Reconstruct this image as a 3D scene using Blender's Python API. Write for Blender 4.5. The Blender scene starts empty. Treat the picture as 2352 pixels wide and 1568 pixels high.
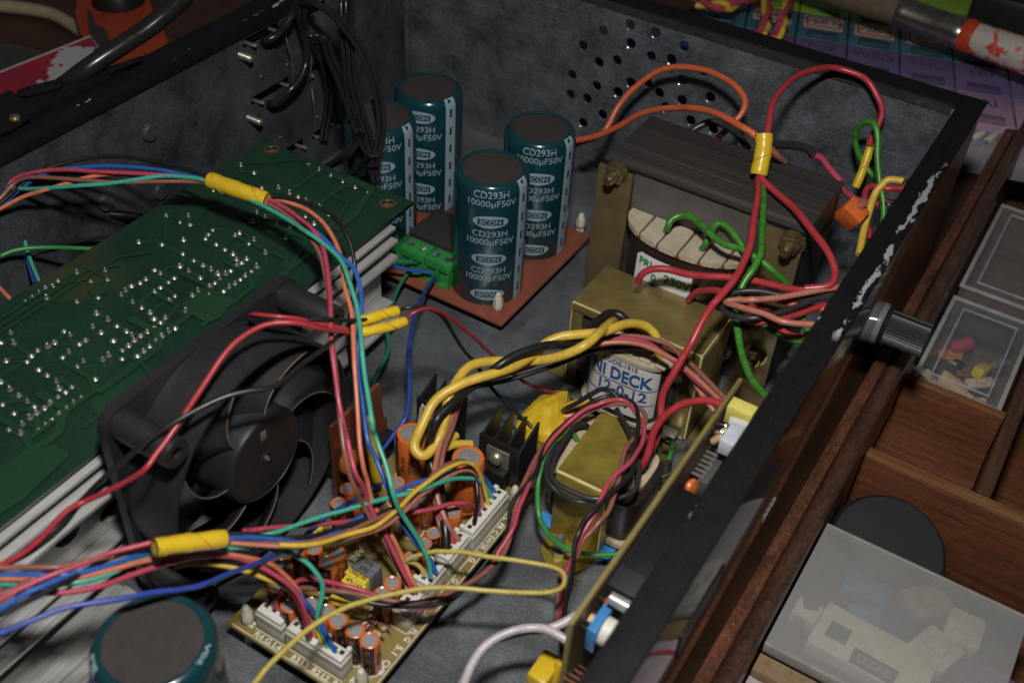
import bpy, bmesh, math, random
from mathutils import Vector, Matrix, noise as mnoise
random.seed(7)
S = bpy.context.scene
C = S.collection
PI = math.pi
# ------------------------------------------------------------------ camera, light, exposure (1 unit = 1 cm)
CAMR = ((0.84745594, 0.52843551, 0.05073794), (0.3832072, -0.54279555, -0.74734546), (-0.36738355, 0.65278549, -0.6624956))
CAMH = 35.0
FPX, CX, CY = 2545.33, 1176.0, 784.0            # focal length and centre in pixels of a 2352-wide picture
cd = bpy.data.cameras.new('camera'); cam = bpy.data.objects.new('camera', cd); C.objects.link(cam)
r0, r1, r2 = (Vector(v) for v in CAMR)
cam.matrix_world = Matrix(((r0.x, -r1.x, -r2.x, 0), (r0.y, -r1.y, -r2.y, 0), (r0.z, -r1.z, -r2.z, CAMH), (0, 0, 0, 1)))
cd.sensor_width = 36; cd.lens = 36 * FPX / 2352; cd.clip_start = .1; cd.clip_end = 1000
cd.dof.use_dof = True; cd.dof.focus_distance = 48; cd.dof.aperture_fstop = .13
S.camera = cam
W_ = bpy.data.worlds.new('World'); S.world = W_; W_.use_nodes = True
W_.node_tree.nodes['Background'].inputs[0].default_value = (.95, .97, 1, 1)
W_.node_tree.nodes['Background'].inputs[1].default_value = .034
ld = bpy.data.lights.new('camera_flash', 'AREA'); ld.shape = 'RECTANGLE'; ld.size = 4.0; ld.size_y = 2.5; ld.energy = 22500; ld.color = (1, .98, .945)
lo = bpy.data.objects.new('camera_flash', ld); C.objects.link(lo)
lp = Vector((0, 0, CAMH)) - r1 * 12.0 + r0 * 1.0 - r2 * 1.0
lo.location = lp; lo.rotation_euler = (Vector((-15, 32, 2)) - lp).to_track_quat('-Z', 'Y').to_euler()
S.view_settings.view_transform = 'Standard'; S.view_settings.look = 'None'; S.view_settings.exposure = 0; S.view_settings.gamma = 1
S.render.engine = 'CYCLES'; S.cycles.use_denoising = True; S.cycles.max_bounces = 8; S.cycles.caustics_reflective = False; S.cycles.caustics_refractive = False

# ------------------------------------------------------------------ measuring: a point of the photograph on a known plane -> its place in the room
def ray(px, py):
    a, b = (px - CX) / FPX, (py - CY) / FPX
    return r0 * a + r1 * b + r2
def at(px, py, z=0.0):
    d = ray(px, py); return d * ((z - CAMH) / d.z) + Vector((0, 0, CAMH))
def atx(px, py, x):
    d = ray(px, py); return d * (x / d.x) + Vector((0, 0, CAMH))
def aty(px, py, y):
    d = ray(px, py); return d * (y / d.y) + Vector((0, 0, CAMH))
def pt(t):
    if isinstance(t, Vector): return t
    if len(t) == 4: return atx(t[0], t[1], t[3]) if t[2] == 'x' else aty(t[0], t[1], t[3])
    return at(*t)

# ------------------------------------------------------------------ materials
MATS = {}
def M(name, c, rough=.5, metal=0.0, c2=None, ns=1.5, bump=0.0, bs=8.0, spec=.5, coat=0.0, trans=0.0, alpha=1.0, speck=None, speck_amt=.0, speck_scale=14.0, emit=None, rv=.0, stretch=None, ior=1.45, sss=0, grain=.14, gs=15.0, scratch=0.0, rgh=.62):
    if name in MATS: return MATS[name]
    m = bpy.data.materials.new(name); m.use_nodes = True
    nt = m.node_tree; N = nt.nodes; L = nt.links
    b = N['Principled BSDF']
    b.inputs['Roughness'].default_value = rough; b.inputs['Metallic'].default_value = metal
    b.inputs['Specular IOR Level'].default_value = spec; b.inputs['Coat Weight'].default_value = coat
    b.inputs['Coat Roughness'].default_value = .12
    b.inputs['Transmission Weight'].default_value = trans; b.inputs['Alpha'].default_value = alpha; b.inputs['IOR'].default_value = ior
    tc = N.new('ShaderNodeTexCoord'); vec = tc.outputs['Object']
    if stretch:
        mp = N.new('ShaderNodeMapping'); mp.inputs['Scale'].default_value = stretch; L.new(vec, mp.inputs[0]); vec = mp.outputs[0]
    c2 = c2 or tuple(x * .72 for x in c)
    n1 = N.new('ShaderNodeTexNoise'); n1.inputs['Scale'].default_value = ns; n1.inputs['Detail'].default_value = 8; n1.inputs['Roughness'].default_value = rgh
    L.new(vec, n1.inputs['Vector'])
    rp = N.new('ShaderNodeMapRange'); rp.inputs[1].default_value = .32; rp.inputs[2].default_value = .68; L.new(n1.outputs[0], rp.inputs[0])
    mx = N.new('ShaderNodeMix'); mx.data_type = 'RGBA'; mx.inputs[6].default_value = (*c2, 1); mx.inputs[7].default_value = (*c, 1)
    L.new(rp.outputs[0], mx.inputs[0]); col = mx.outputs[2]
    if grain:
        n4 = N.new('ShaderNodeTexNoise'); n4.inputs['Scale'].default_value = gs; n4.inputs['Detail'].default_value = 3; n4.inputs['Roughness'].default_value = .8
        L.new(vec, n4.inputs['Vector'])
        r4 = N.new('ShaderNodeMapRange'); r4.inputs[1].default_value = .3; r4.inputs[2].default_value = .7; r4.inputs[3].default_value = 1 - grain; r4.inputs[4].default_value = 1 + grain; L.new(n4.outputs[0], r4.inputs[0])
        m4 = N.new('ShaderNodeVectorMath'); m4.operation = 'SCALE'; L.new(col, m4.inputs[0]); L.new(r4.outputs[0], m4.inputs['Scale']); col = m4.outputs[0]
    if scratch:
        for ang_, sd in ((.5, 1.0), (-.35, 7.0), (1.2, 13.0)):
            mp_ = N.new('ShaderNodeMapping'); mp_.inputs['Rotation'].default_value = (ang_ * .7, ang_, ang_); mp_.inputs['Location'].default_value = (sd, sd * 3, sd * 2); mp_.inputs['Scale'].default_value = (.35, 16, 16)
            L.new(tc.outputs['Object'], mp_.inputs[0]); n6 = N.new('ShaderNodeTexNoise'); n6.inputs['Scale'].default_value = .8; n6.inputs['Detail'].default_value = 2; L.new(mp_.outputs[0], n6.inputs['Vector'])
            r6 = N.new('ShaderNodeMapRange'); r6.inputs[1].default_value = .66; r6.inputs[2].default_value = .74; r6.inputs[4].default_value = scratch; L.new(n6.outputs[0], r6.inputs[0])
            m6 = N.new('ShaderNodeMix'); m6.data_type = 'RGBA'; m6.inputs[7].default_value = (*(min(1, x * 2.2 + .05) for x in c), 1); L.new(r6.outputs[0], m6.inputs[0]); L.new(col, m6.inputs[6]); col = m6.outputs[2]
    if speck_amt:
        n2 = N.new('ShaderNodeTexNoise'); n2.inputs['Scale'].default_value = speck_scale * 1.9; n2.inputs['Detail'].default_value = 2
        L.new(tc.outputs['Object'], n2.inputs['Vector'])
        r2_ = N.new('ShaderNodeMapRange'); r2_.inputs[1].default_value = .68 - speck_amt * .07; r2_.inputs[2].default_value = .78 - speck_amt * .07; L.new(n2.outputs[0], r2_.inputs[0])
        mm = N.new('ShaderNodeMath'); mm.operation = 'MULTIPLY'; mm.inputs[1].default_value = min(1, speck_amt * 1.25); L.new(r2_.outputs[0], mm.inputs[0])
        m2 = N.new('ShaderNodeMix'); m2.data_type = 'RGBA'; m2.inputs[7].default_value = (*(speck or (.4, .36, .3)), 1)
        L.new(mm.outputs[0], m2.inputs[0]); L.new(col, m2.inputs[6]); col = m2.outputs[2]
    L.new(col, b.inputs['Base Color'])
    if rv:
        rr = N.new('ShaderNodeMapRange'); rr.inputs[1].default_value = .3; rr.inputs[2].default_value = .7
        rr.inputs[3].default_value = max(.02, rough - rv); rr.inputs[4].default_value = min(1, rough + rv)
        L.new(n1.outputs[0], rr.inputs[0]); L.new(rr.outputs[0], b.inputs['Roughness'])
    if bump:
        n3 = N.new('ShaderNodeTexNoise'); n3.inputs['Scale'].default_value = bs; n3.inputs['Detail'].default_value = 10; L.new(vec, n3.inputs['Vector'])
        bp = N.new('ShaderNodeBump'); bp.inputs['Strength'].default_value = bump; bp.inputs['Distance'].default_value = .05
        L.new(n3.outputs[0], bp.inputs['Height']); L.new(bp.outputs[0], b.inputs['Normal'])
    if emit:
        b.inputs['Emission Color'].default_value = (*emit, 1); b.inputs['Emission Strength'].default_value = 1
    MATS[name] = m; return m
def nodes_of(m): return m.node_tree.nodes, m.node_tree.links, m.node_tree.nodes['Principled BSDF']

# ------------------------------------------------------------------ mesh building
def obj(name, bm, mat=None, parent=None, smooth=True, loc=None, kind=None):
    me = bpy.data.meshes.new(name)
    if isinstance(bm, bpy.types.Mesh): me = bm
    else:
        bmesh.ops.recalc_face_normals(bm, faces=bm.faces[:])
        bm.to_mesh(me); bm.free()
    if mat is not None:
        me.materials.clear(); me.materials.append(mat)
    if smooth and len(me.polygons):
        me.polygons.foreach_set('use_smooth', [True] * len(me.polygons))
        try: me.set_sharp_from_angle(angle=math.radians(38))
        except Exception: pass
    o = bpy.data.objects.new(name, me); C.objects.link(o)
    if parent is not None: o.parent = parent
    if loc is not None: o.location = loc
    if kind: o['kind'] = kind
    return o
def thing(name, label, cat, loc=(0, 0, 0), group=None):
    o = bpy.data.objects.new(name, None); C.objects.link(o); o.location = loc; o.empty_display_size = .5
    o['label'] = label; o['category'] = cat
    if group: o['group'] = group
    return o
def tag(o, label, cat, group=None):
    o['label'] = label; o['category'] = cat
    if group: o['group'] = group
    return o
def dup(root, loc, label, rotz=None, group=None):
    r = root.copy(); C.objects.link(r); r.location = loc; r['label'] = label
    if rotz is not None: r.rotation_euler = (0, 0, rotz)
    if group: r['group'] = group
    for ch in list(root.children):
        c = ch.copy(); C.objects.link(c); c.parent = r
        for g in list(ch.children):
            d = g.copy(); C.objects.link(d); d.parent = c
    return r
def box(bm, x0, x1, y0, y1, z0, z1, bev=0.0, mtx=None):
    r = bmesh.ops.create_cube(bm, size=1.0)
    vs = r['verts']
    for v in vs:
        v.co = Vector((x0 + (x1 - x0) * (v.co.x + .5), y0 + (y1 - y0) * (v.co.y + .5), z0 + (z1 - z0) * (v.co.z + .5)))
    if bev:
        es = list({e for v in vs for e in v.link_edges})
        rb = bmesh.ops.bevel(bm, geom=es, offset=bev, segments=2, affect='EDGES', profile=.5)
        vs = list({v for f in rb['faces'] for v in f.verts} | {v for v in vs if v.is_valid})
    if mtx is not None:
        for v in vs: v.co = mtx @ v.co
    return vs
def B(*a, **k):
    bm = bmesh.new(); box(bm, *a, **k); return bm
def basis(axis):
    a = Vector(axis).normalized(); t = Vector((0, 0, 1)) if abs(a.z) < .9 else Vector((1, 0, 0))
    u = t.cross(a).normalized(); return u, a.cross(u), a
def lathe(bm, prof, o=(0, 0, 0), axis=(0, 0, 1), seg=24, cap0=True, cap1=True, a0=0.0):
    u, v, a = basis(axis); o = Vector(o); rings = []
    for r, h in prof:
        rings.append([bm.verts.new(o + a * h + (u * math.cos(a0 + 2 * PI * i / seg) + v * math.sin(a0 + 2 * PI * i / seg)) * r) for i in range(seg)])
    for A, B_ in zip(rings, rings[1:]):
        for i in range(seg):
            bm.faces.new((A[i], A[(i + 1) % seg], B_[(i + 1) % seg], B_[i]))
    if cap0: bm.faces.new(rings[0][::-1])
    if cap1: bm.faces.new(rings[-1])
    return rings
def LA(*a, **k):
    bm = bmesh.new(); lathe(bm, *a, **k); return bm
def smooth_path(P, n=6):
    out = []; m = len(P)
    for i in range(m - 1):
        p0, p1, p2, p3 = P[max(i - 1, 0)], P[i], P[i + 1], P[min(i + 2, m - 1)]
        for k in range(n):
            t = k / n
            out.append(.5 * ((2 * p1) + (p2 - p0) * t + (2 * p0 - 5 * p1 + 4 * p2 - p3) * t * t + (3 * p1 - p0 - 3 * p2 + p3) * t ** 3))
    out.append(P[-1]); return out
def tube(bm, P, r, seg=10, n=5, caps=True, rad=None, flat=None, wob=0.0):
    Q = smooth_path([Vector(p) for p in P], n) if n > 1 else [Vector(p) for p in P]
    Q = [q for i, q in enumerate(Q) if i == 0 or (q - Q[i - 1]).length > 1e-4]
    nrm = None; rings = []
    for i, q in enumerate(Q):
        t = (Q[min(i + 1, len(Q) - 1)] - Q[max(i - 1, 0)]).normalized()
        if nrm is None: nrm = t.orthogonal().normalized()
        nrm = (nrm - t * nrm.dot(t)); nrm = nrm.normalized() if nrm.length > 1e-6 else t.orthogonal().normalized()
        bn = t.cross(nrm); rr = r if rad is None else rad(i / (len(Q) - 1)) * r
        if wob: rr *= 1 + .05 * mnoise.noise(q * .9); q = q + mnoise.noise_vector(q * .55) * wob
        rings.append([bm.verts.new(q + (nrm * math.cos(2 * PI * k / seg) + bn * math.sin(2 * PI * k / seg)) * rr) for k in range(seg)])
    for A, B_ in zip(rings, rings[1:]):
        for k in range(seg): bm.faces.new((A[k], A[(k + 1) % seg], B_[(k + 1) % seg], B_[k]))
    if caps: bm.faces.new(rings[0][::-1]); bm.faces.new(rings[-1])
def T(P, r, **k):
    bm = bmesh.new(); tube(bm, [pt(p) for p in P], r, **k); return bm
def prism(bm, poly, z0, z1, f=lambda u, v, w: Vector((u, v, w))):
    A = [bm.verts.new(f(u, v, z0)) for u, v in poly]; D = [bm.verts.new(f(u, v, z1)) for u, v in poly]; n = len(poly)
    for i in range(n): bm.faces.new((A[i], A[(i + 1) % n], D[(i + 1) % n], D[i]))
    bm.faces.new(A[::-1]); bm.faces.new(D)
def circ(cx, cy, r, n=18, ex=1.0): return [(cx + r * math.cos(2 * PI * i / n) * ex, cy + r * math.sin(2 * PI * i / n)) for i in range(n)]
def plate(polys, th, f):
    """a sheet with real holes: first polygon is the outline, the others are cut out"""
    cu = bpy.data.curves.new('sheet', 'CURVE'); cu.dimensions = '2D'; cu.fill_mode = 'BOTH'; cu.extrude = th / 2
    for p in polys:
        s = cu.splines.new('POLY'); s.points.add(len(p) - 1); s.use_cyclic_u = True
        for q, (a, b) in zip(s.points, p): q.co = (a, b, 0, 1)
    o = bpy.data.objects.new('sheet', cu); me = bpy.data.meshes.new_from_object(o)
    bpy.data.objects.remove(o); bpy.data.curves.remove(cu)
    bm = bmesh.new(); bm.from_mesh(me); bpy.data.meshes.remove(me)
    bmesh.ops.remove_doubles(bm, verts=bm.verts[:], dist=1e-5)
    for v in bm.verts: v.co = f(v.co.x, v.co.y, v.co.z)
    return bm
def glyphs(txt, size, f, bold=0.0, align='CENTER', depth=0.0, sx=1.0):
    """flat lettering; f maps (x, y) of the text plane to the room"""
    cu = bpy.data.curves.new('text', 'FONT'); cu.body = txt; cu.size = size; cu.align_x = align; cu.align_y = 'CENTER'; cu.offset = bold; cu.resolution_u = 3
    o = bpy.data.objects.new('text', cu); me = bpy.data.meshes.new_from_object(o)
    bpy.data.objects.remove(o); bpy.data.curves.remove(cu)
    bm = bmesh.new(); bm.from_mesh(me); bpy.data.meshes.remove(me)
    for v in bm.verts: v.co = f(v.co.x * sx, v.co.y)
    return bm
def join(bms):
    out = bmesh.new()
    for b in bms:
        me = bpy.data.meshes.new('tmp'); b.to_mesh(me); b.free(); out.from_mesh(me); bpy.data.meshes.remove(me)
    return out
def plane_map(o, u, v):
    o, u, v = Vector(o), Vector(u), Vector(v); return lambda a, b: o + u * a + v * b
def wrap_map(z0, r, h, a0, off):
    def f(a, b):
        z = z0 + b; t = max(0, z - (h - .55)) / .55; rr = r * (1 - .13 * t ** 2.2)
        return Vector(((rr + off) * math.cos(a0 + a / r), (rr + off) * math.sin(a0 + a / r), z + off * t))
    return f
def cyl_map(o, r, a0):
    o = Vector(o); return lambda a, b: o + Vector((r * math.cos(a0 + a / r), r * math.sin(a0 + a / r), b))
# ================================================================== materials in use
STEEL = M('grey_steel_sheet', (.31, .33, .35), rough=.36, metal=.7, c2=(.175, .19, .21), ns=.32, bump=.4, bs=3.2, speck=(.62, .60, .56), speck_amt=.5, speck_scale=8, rv=.14, grain=.42, gs=12, scratch=.18, rgh=.66)
WALLM = M('dull_steel_wall', (.20, .22, .245), rough=.38, metal=.5, c2=(.055, .061, .072), ns=.42, grain=.4, gs=9, scratch=.22, rgh=.8, bump=.35, bs=2.6, speck=(.34, .33, .31), speck_amt=.3, speck_scale=11, rv=.15)
DARKW = M('dark_painted_steel', (.072, .080, .092), rough=.5, metal=.1, c2=(.014, .016, .018), ns=.35, grain=.5, gs=11, scratch=.15, rgh=.75, bump=.1, bs=22, speck=(.13, .12, .1), speck_amt=.35, speck_scale=13, rv=.1)
BLK = M('black_paint', (.006, .006, .007), rough=.55, spec=.28, grain=.5, gs=13, c2=(.009, .0085, .008), ns=2, bump=.18, bs=12, speck=(.1, .095, .085), speck_amt=.3, speck_scale=16)
BPL = M('black_plastic', (.011, .011, .012), rough=.42, spec=.35, c2=(.016, .015, .014), ns=1.2, bump=.05, bs=18, speck=(.07, .055, .04), speck_amt=.3, speck_scale=12)
TIN = M('solder_tin', (.78, .77, .74), rough=.22, metal=1, c2=(.55, .54, .52), ns=6)
ZINC = M('zinc_plated', (.42, .40, .35), rough=.36, metal=.75, c2=(.26, .24, .19), ns=3, bump=.1, bs=14)
BRASS = M('brassy_plating', (.40, .31, .055), rough=.3, metal=.5, c2=(.25, .19, .04), ns=1.1, bump=.08, bs=26, rv=.08, speck=(.2, .16, .07), speck_amt=.3, speck_scale=10)
BRASSD = M('dull_brass_plating', (.20, .145, .065), rough=.34, metal=.5, c2=(.14, .105, .055), ns=.8, bump=.08, bs=26, rv=.08, speck=(.36, .3, .18), speck_amt=.3, speck_scale=12)
GOLDF = M('gold_frame_plating', (.29, .22, .08), rough=.28, metal=.5, c2=(.19, .14, .055), ns=.7, bump=.05, bs=26, rv=.08, grain=.1, gs=14, scratch=.1)
WHITE = M('white_nylon', (.62, .60, .54), rough=.4, c2=(.54, .52, .46), ns=1.4, sss=1)
IVORY = M('ivory_nylon', (.60, .56, .43), rough=.38, c2=(.5, .46, .36), ns=1.6)
BEIGE = M('beige_bobbin', (.50, .40, .28), rough=.5, c2=(.40, .31, .21), ns=2)
SILK = M('white_silkscreen', (.66, .65, .58), rough=.6)
TAPEY = M('yellow_sleeve', (.62, .42, .022), rough=.28, c2=(.55, .36, .02), ns=2.2, bump=.15, bs=4)
PAPER = M('white_paper', (.62, .61, .60), rough=.6, c2=(.52, .49, .45), ns=1.2)

# ================================================================== bench
WOODD = M('dark_bench_wood', (.085, .04, .022), rough=.42, grain=.3, gs=9, scratch=.15, c2=(.04, .02, .013), ns=1.0, stretch=(3, .25, 3), bump=.12, bs=3, speck=(.25, .18, .12), speck_amt=.35, speck_scale=6)
WOODM = M('reddish_drawer_wood', (.175, .062, .026), rough=.5, grain=.35, gs=9, scratch=.35, rgh=.75, c2=(.06, .023, .012), ns=.9, stretch=(.3, 3.5, 3.5), bump=.2, bs=4, speck=(.3, .18, .1), speck_amt=.3, speck_scale=5)
WOODR = M('worn_rail_wood', (.15, .055, .026), rough=.36, grain=.45, gs=8, scratch=.3, rgh=.78, c2=(.022, .012, .010), ns=.8, stretch=(1.6, .5, 1.6), bump=.2, bs=5, speck=(.34, .25, .18), speck_amt=.35, speck_scale=5)
b = B(-140, -4.25, -10, 190, -2.6, -1.0)
o = obj('bench_top', b, WOODD); o['kind'] = 'structure'
b = B(-140, 60, -10, 190, -16, -14.5)
o = obj('floor', b, WOODD); o['kind'] = 'structure'

# ================================================================== amplifier case
case = thing('amplifier_case', 'open black steel amplifier case with bare dusty metal inside, its lid off', 'amplifier case', (-20, 28, 0))
def K(name, bm, mat, parent=case, **k):
    """link a part in room coordinates under its thing"""
    o = obj(name, bm, mat, parent, **k)
    root = parent
    while root.parent: root = root.parent
    o.matrix_parent_inverse = Matrix.Translation(-root.location) if parent is root else Matrix.Identity(4)
    return o
K('base_plate', B(-36.9, -4.75, -6, 49.8, -.18, 0), STEEL)
# rear panel with three rows of terminal slots
def rect(y0, y1, z0, z1): return [(y0, z0), (y1, z0), (y1, z1), (y0, z1)]
slots = []
for (ya, yb, za, zb) in ((36.2, 38.9, 9.05, 9.55), (39.9, 42.6, 8.9, 9.4), (36.3, 39.3, 5.85, 6.35), (40.2, 42.8, 5.7, 6.2), (37.0, 40.0, 1.8, 2.3), (40.6, 43.0, 1.7, 2.2)):
    slots.append(rect(ya, yb, za, zb))
b_ = M('burr_steel', (.5, .5, .5), rough=.25, metal=.8, c2=(.2, .2, .2), ns=4)
K('rear_panel', plate([rect(-6, 49.9, 0, 10.3)] + slots, .14, lambda u, v, w: Vector((-36.6 + w, u, v))), DARKW)
for s in slots:
    (y0, z0), (y1, z1) = s[0], s[2]
    bm = bmesh.new()
    box(bm, -37.3, -37.0, y0 - .1, y1 + .1, z0 - .1, z1 + .1); 
    K('terminal_block', bm, BPL)
    for yy in (y0 + .35, y1 - .5):
        bm = bmesh.new(); tube(bm, [(-37.0, yy, z0 + .2), (-36.4, yy, z0 + .2), (-36.1, yy + .15, z0 + .15)], .1, seg=8, n=3)
        K('terminal_lug', bm, ZINC)
for y, z in ((39.3, 6.95), (37.3, 7.1), (41.3, 2.9), (38.2, 3.1)):
    K('rivet', LA([(.16, 0), (.15, .05), (.02, .09)], o=(-36.53, y, z), axis=(1, 0, 0), seg=10), TIN)
for (px, py) in ((345, 305), (370, 440), (245, 465)):
    p = atx(px, py, -36.4)
    K('cap_nut', LA([(.44, 0), (.44, .16), (.38, .24), (.02, .26)], o=(-36.53, p.y, p.z), axis=(1, 0, 0), seg=14), DARKW)
for (px, py, ln) in ((556, 128, .75), (575, 272, .85), (788, 17, .7)):
    p = atx(px, py, -36.4)
    pr = [(.17, 0)]
    for k in range(7): pr += [(.2, .12 * k + .03), (.165, .12 * k + .09)]
    pr = [(r, h * ln / .8) for r, h in pr] + [(.1, ln + .05)]
    K('threaded_stud', LA(pr, o=(-36.53, p.y, p.z), axis=(1, 0, 0), seg=12), ZINC)
# side panel, vent holes drilled through
A2 = lambda x, y: (784 + x / 3, y / 3); A3 = lambda x, y: (1568 + x / 3, y / 3)
hol = [A2(*h) for h in ((1665, 315), (1775, 430), (1900, 415), (1590, 515), (1760, 590), (1580, 650), (1695, 680), (1905, 635), (1995, 570), (1665, 845), (1800, 790), (1805, 215), (1995, 300), (1990, 170), (2165, 225), (2135, 390), (2275, 410), (2110, 570), (2190, 640), (2235, 740), (2345, 550), (2345, 690))]
hol += [A3(*h) for h in ((10, 320), (190, 670), (55, 830), (210, 890), (140, 490))]
rings = []
for h in hol:
    p = aty(h[0], h[1], 49.65); rings.append(circ(p.x, p.z, .29, 16))
for h_, rr_ in zip(hol, (random.Random(5).sample(range(100), 60) * 2)):
    q = aty(h_[0], h_[1], 49.65); bm = bmesh.new(); a_ = 3.6 + .02 * (rr_ % 50); n = 9; g = []
    for i in range(n):
        t_ = a_ + 2.4 * i / (n - 1); w_ = .045 * math.sin(PI * i / (n - 1)); g.append([bm.verts.new((q.x + r__ * math.cos(t_), y__, q.z + r__ * math.sin(t_))) for r__, y__ in ((.285, 49.64), (.292 + w_, 49.615), (.30 + w_, 49.645))])
    for A, D in zip(g, g[1:]):
        for j in (0, 1): bm.faces.new((A[j], A[j + 1], D[j + 1], D[j]))
    K('hole_burr', bm, b_)
bg_ = thing('blue_bag', 'dark blue bag on the bench just visible through the vent holes', 'bag', (-21, 56, -1))
K('bag_body', B(-27, -15.5, 53.5, 60, -1, 4.6, bev=.8), M('dark_blue_cloth', (.015, .04, .16), rough=.8, c2=(.01, .02, .08), ns=.5, bump=.4, bs=3), bg_); K('bag_flap', B(-26, -17, 53.2, 55, 3.2, 5.0, bev=.3), M('plum_cloth', (.10, .03, .07), rough=.8), bg_)
p = aty(*A3(1640, 665), 49.65)
K('side_panel', plate([[(-36.6, 0), (-4.9, 0), (-4.9, 10.3), (-36.6, 10.3)]] + rings, .12, lambda u, v, w: Vector((u, 49.71 + w, v))), WALLM)
K('panel_seam', B(-36.5, -36.2, 49.3, 49.63, 0, 10.2, bev=.08), WALLM)
K('front_panel', B(-5.45, -5.3, -6, 49.6, 0, 10.25), WALLM)
# folded black rim with worn edges
RIM = M('worn_black_rim', (.0055, .0055, .0065), rough=.5, spec=.22, grain=.6, gs=12, c2=(.009, .0085, .0085), ns=1.5, bump=.25, bs=10, speck=(.10, .095, .085), speck_amt=.3, speck_scale=12)
N, L, b = nodes_of(RIM)
tc = N.new('ShaderNodeTexCoord'); sp = N.new('ShaderNodeSeparateXYZ'); L.new(tc.outputs['Object'], sp.inputs[0])
def wear_mask(axis, centre, width, lo_, hi_, other, seed):
    nz = N.new('ShaderNodeTexNoise'); nz.inputs['Scale'].default_value = 2.7; nz.inputs['Detail'].default_value = 6; nz.inputs['Roughness'].default_value = .7
    mp = N.new('ShaderNodeMapping'); mp.inputs['Location'].default_value = (seed, seed * 2, 0); mp.inputs['Scale'].default_value = (1, .36, 1) if axis == 0 else (.36, 1, 1)
    L.new(tc.outputs['Object'], mp.inputs[0]); L.new(mp.outputs[0], nz.inputs['Vector'])
    a = N.new('ShaderNodeMath'); a.operation = 'SUBTRACT'; L.new(sp.outputs[axis], a.inputs[0]); a.inputs[1].default_value = centre
    ab = N.new('ShaderNodeMath'); ab.operation = 'ABSOLUTE'; L.new(a.outputs[0], ab.inputs[0])
    d = N.new('ShaderNodeMath'); d.operation = 'DIVIDE'; L.new(ab.outputs[0], d.inputs[0]); d.inputs[1].default_value = width
    s_ = N.new('ShaderNodeMath'); s_.operation = 'SUBTRACT'; L.new(nz.outputs[0], s_.inputs[0])
    k_ = N.new('ShaderNodeMath'); k_.operation = 'MULTIPLY_ADD'; L.new(d.outputs[0], k_.inputs[0]); k_.inputs[1].default_value = .16; k_.inputs[2].default_value = lo_
    L.new(k_.outputs[0], s_.inputs[1])
    g1 = N.new('ShaderNodeMath'); g1.operation = 'GREATER_THAN'; L.new(s_.outputs[0], g1.inputs[0]); g1.inputs[1].default_value = 0
    rg = N.new('ShaderNodeMapRange'); rg.inputs[1].default_value = hi_[0]; rg.inputs[2].default_value = hi_[0] + .5; L.new(sp.outputs[other], rg.inputs[0])
    rg2 = N.new('ShaderNodeMapRange'); rg2.inputs[1].default_value = hi_[1]; rg2.inputs[2].default_value = hi_[1] - .5; L.new(sp.outputs[other], rg2.inputs[0])
    q = N.new('ShaderNodeMath'); q.operation = 'MULTIPLY'; L.new(g1.outputs[0], q.inputs[0]); L.new(rg.outputs[0], q.inputs[1])
    q2 = N.new('ShaderNodeMath'); q2.operation = 'MULTIPLY'; L.new(q.outputs[0], q2.inputs[0]); L.new(rg2.outputs[0], q2.inputs[1])
    return q2.outputs[0]
masks = [wear_mask(0, -4.62, .2, .46, (30.5, 44.5), 1, 3.0), wear_mask(0, -5.45, .16, .62, (20, 36), 1, 9.0), wear_mask(0, -36.5, .25, .57, (16, 40), 1, 5.0), wear_mask(1, 49.65, .12, .60, (-22, -8), 0, 12.0)]
cur = b.inputs['Base Color'].links[0].from_socket
for mk in masks:
    mx = N.new('ShaderNodeMix'); mx.data_type = 'RGBA'; mx.inputs[7].default_value = (.30, .32, .33, 1); L.new(mk, mx.inputs[0]); L.new(cur, mx.inputs[6]); cur = mx.outputs[2]
L.new(cur, b.inputs['Base Color'])
def rim(x0, x1, y0, y1, name):
    K(name, B(x0, x1, y0, y1, 10.3, 10.5, bev=.05), RIM)
rim(-37.65, -36.42, -6, 51.0, 'rear_rim'); rim(-5.5, -4.40, -6, 51.02, 'front_rim')
K('side_rim', B(-36.42, -5.5, 49.68, 51.0, 10.31, 10.49, bev=.04), RIM)
K('rear_lip', B(-36.46, -36.36, -6, 49.5, 9.75, 10.44, bev=.03), BLK)
K('side_lip', plate([[(-36.3, 10.02), (-5.7, 10.02), (-5.7, 10.44), (-36.3, 10.44)], circ(p.x, 10.2, .13, 12)], .08, lambda u, v, w: Vector((u, 49.6 + w, v))), M('bare_lip', (.06, .058, .055), rough=.4, metal=.4, c2=(.035, .034, .033), ns=1.2, bump=.1))
K('rear_skirt', B(-37.6, -37.5, -6, 50.9, 0, 10.32), BLK)
GLS = M('glossy_black_fascia', (.006, .005, .005), rough=.09, c2=(.009, .007, .006), ns=.8, coat=.25, speck=(.12, .1, .09), speck_amt=.3, speck_scale=14)
K('fascia', B(-4.95, -4.46, -6, 50.6, -.4, 10.31, bev=.04), GLS)
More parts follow.
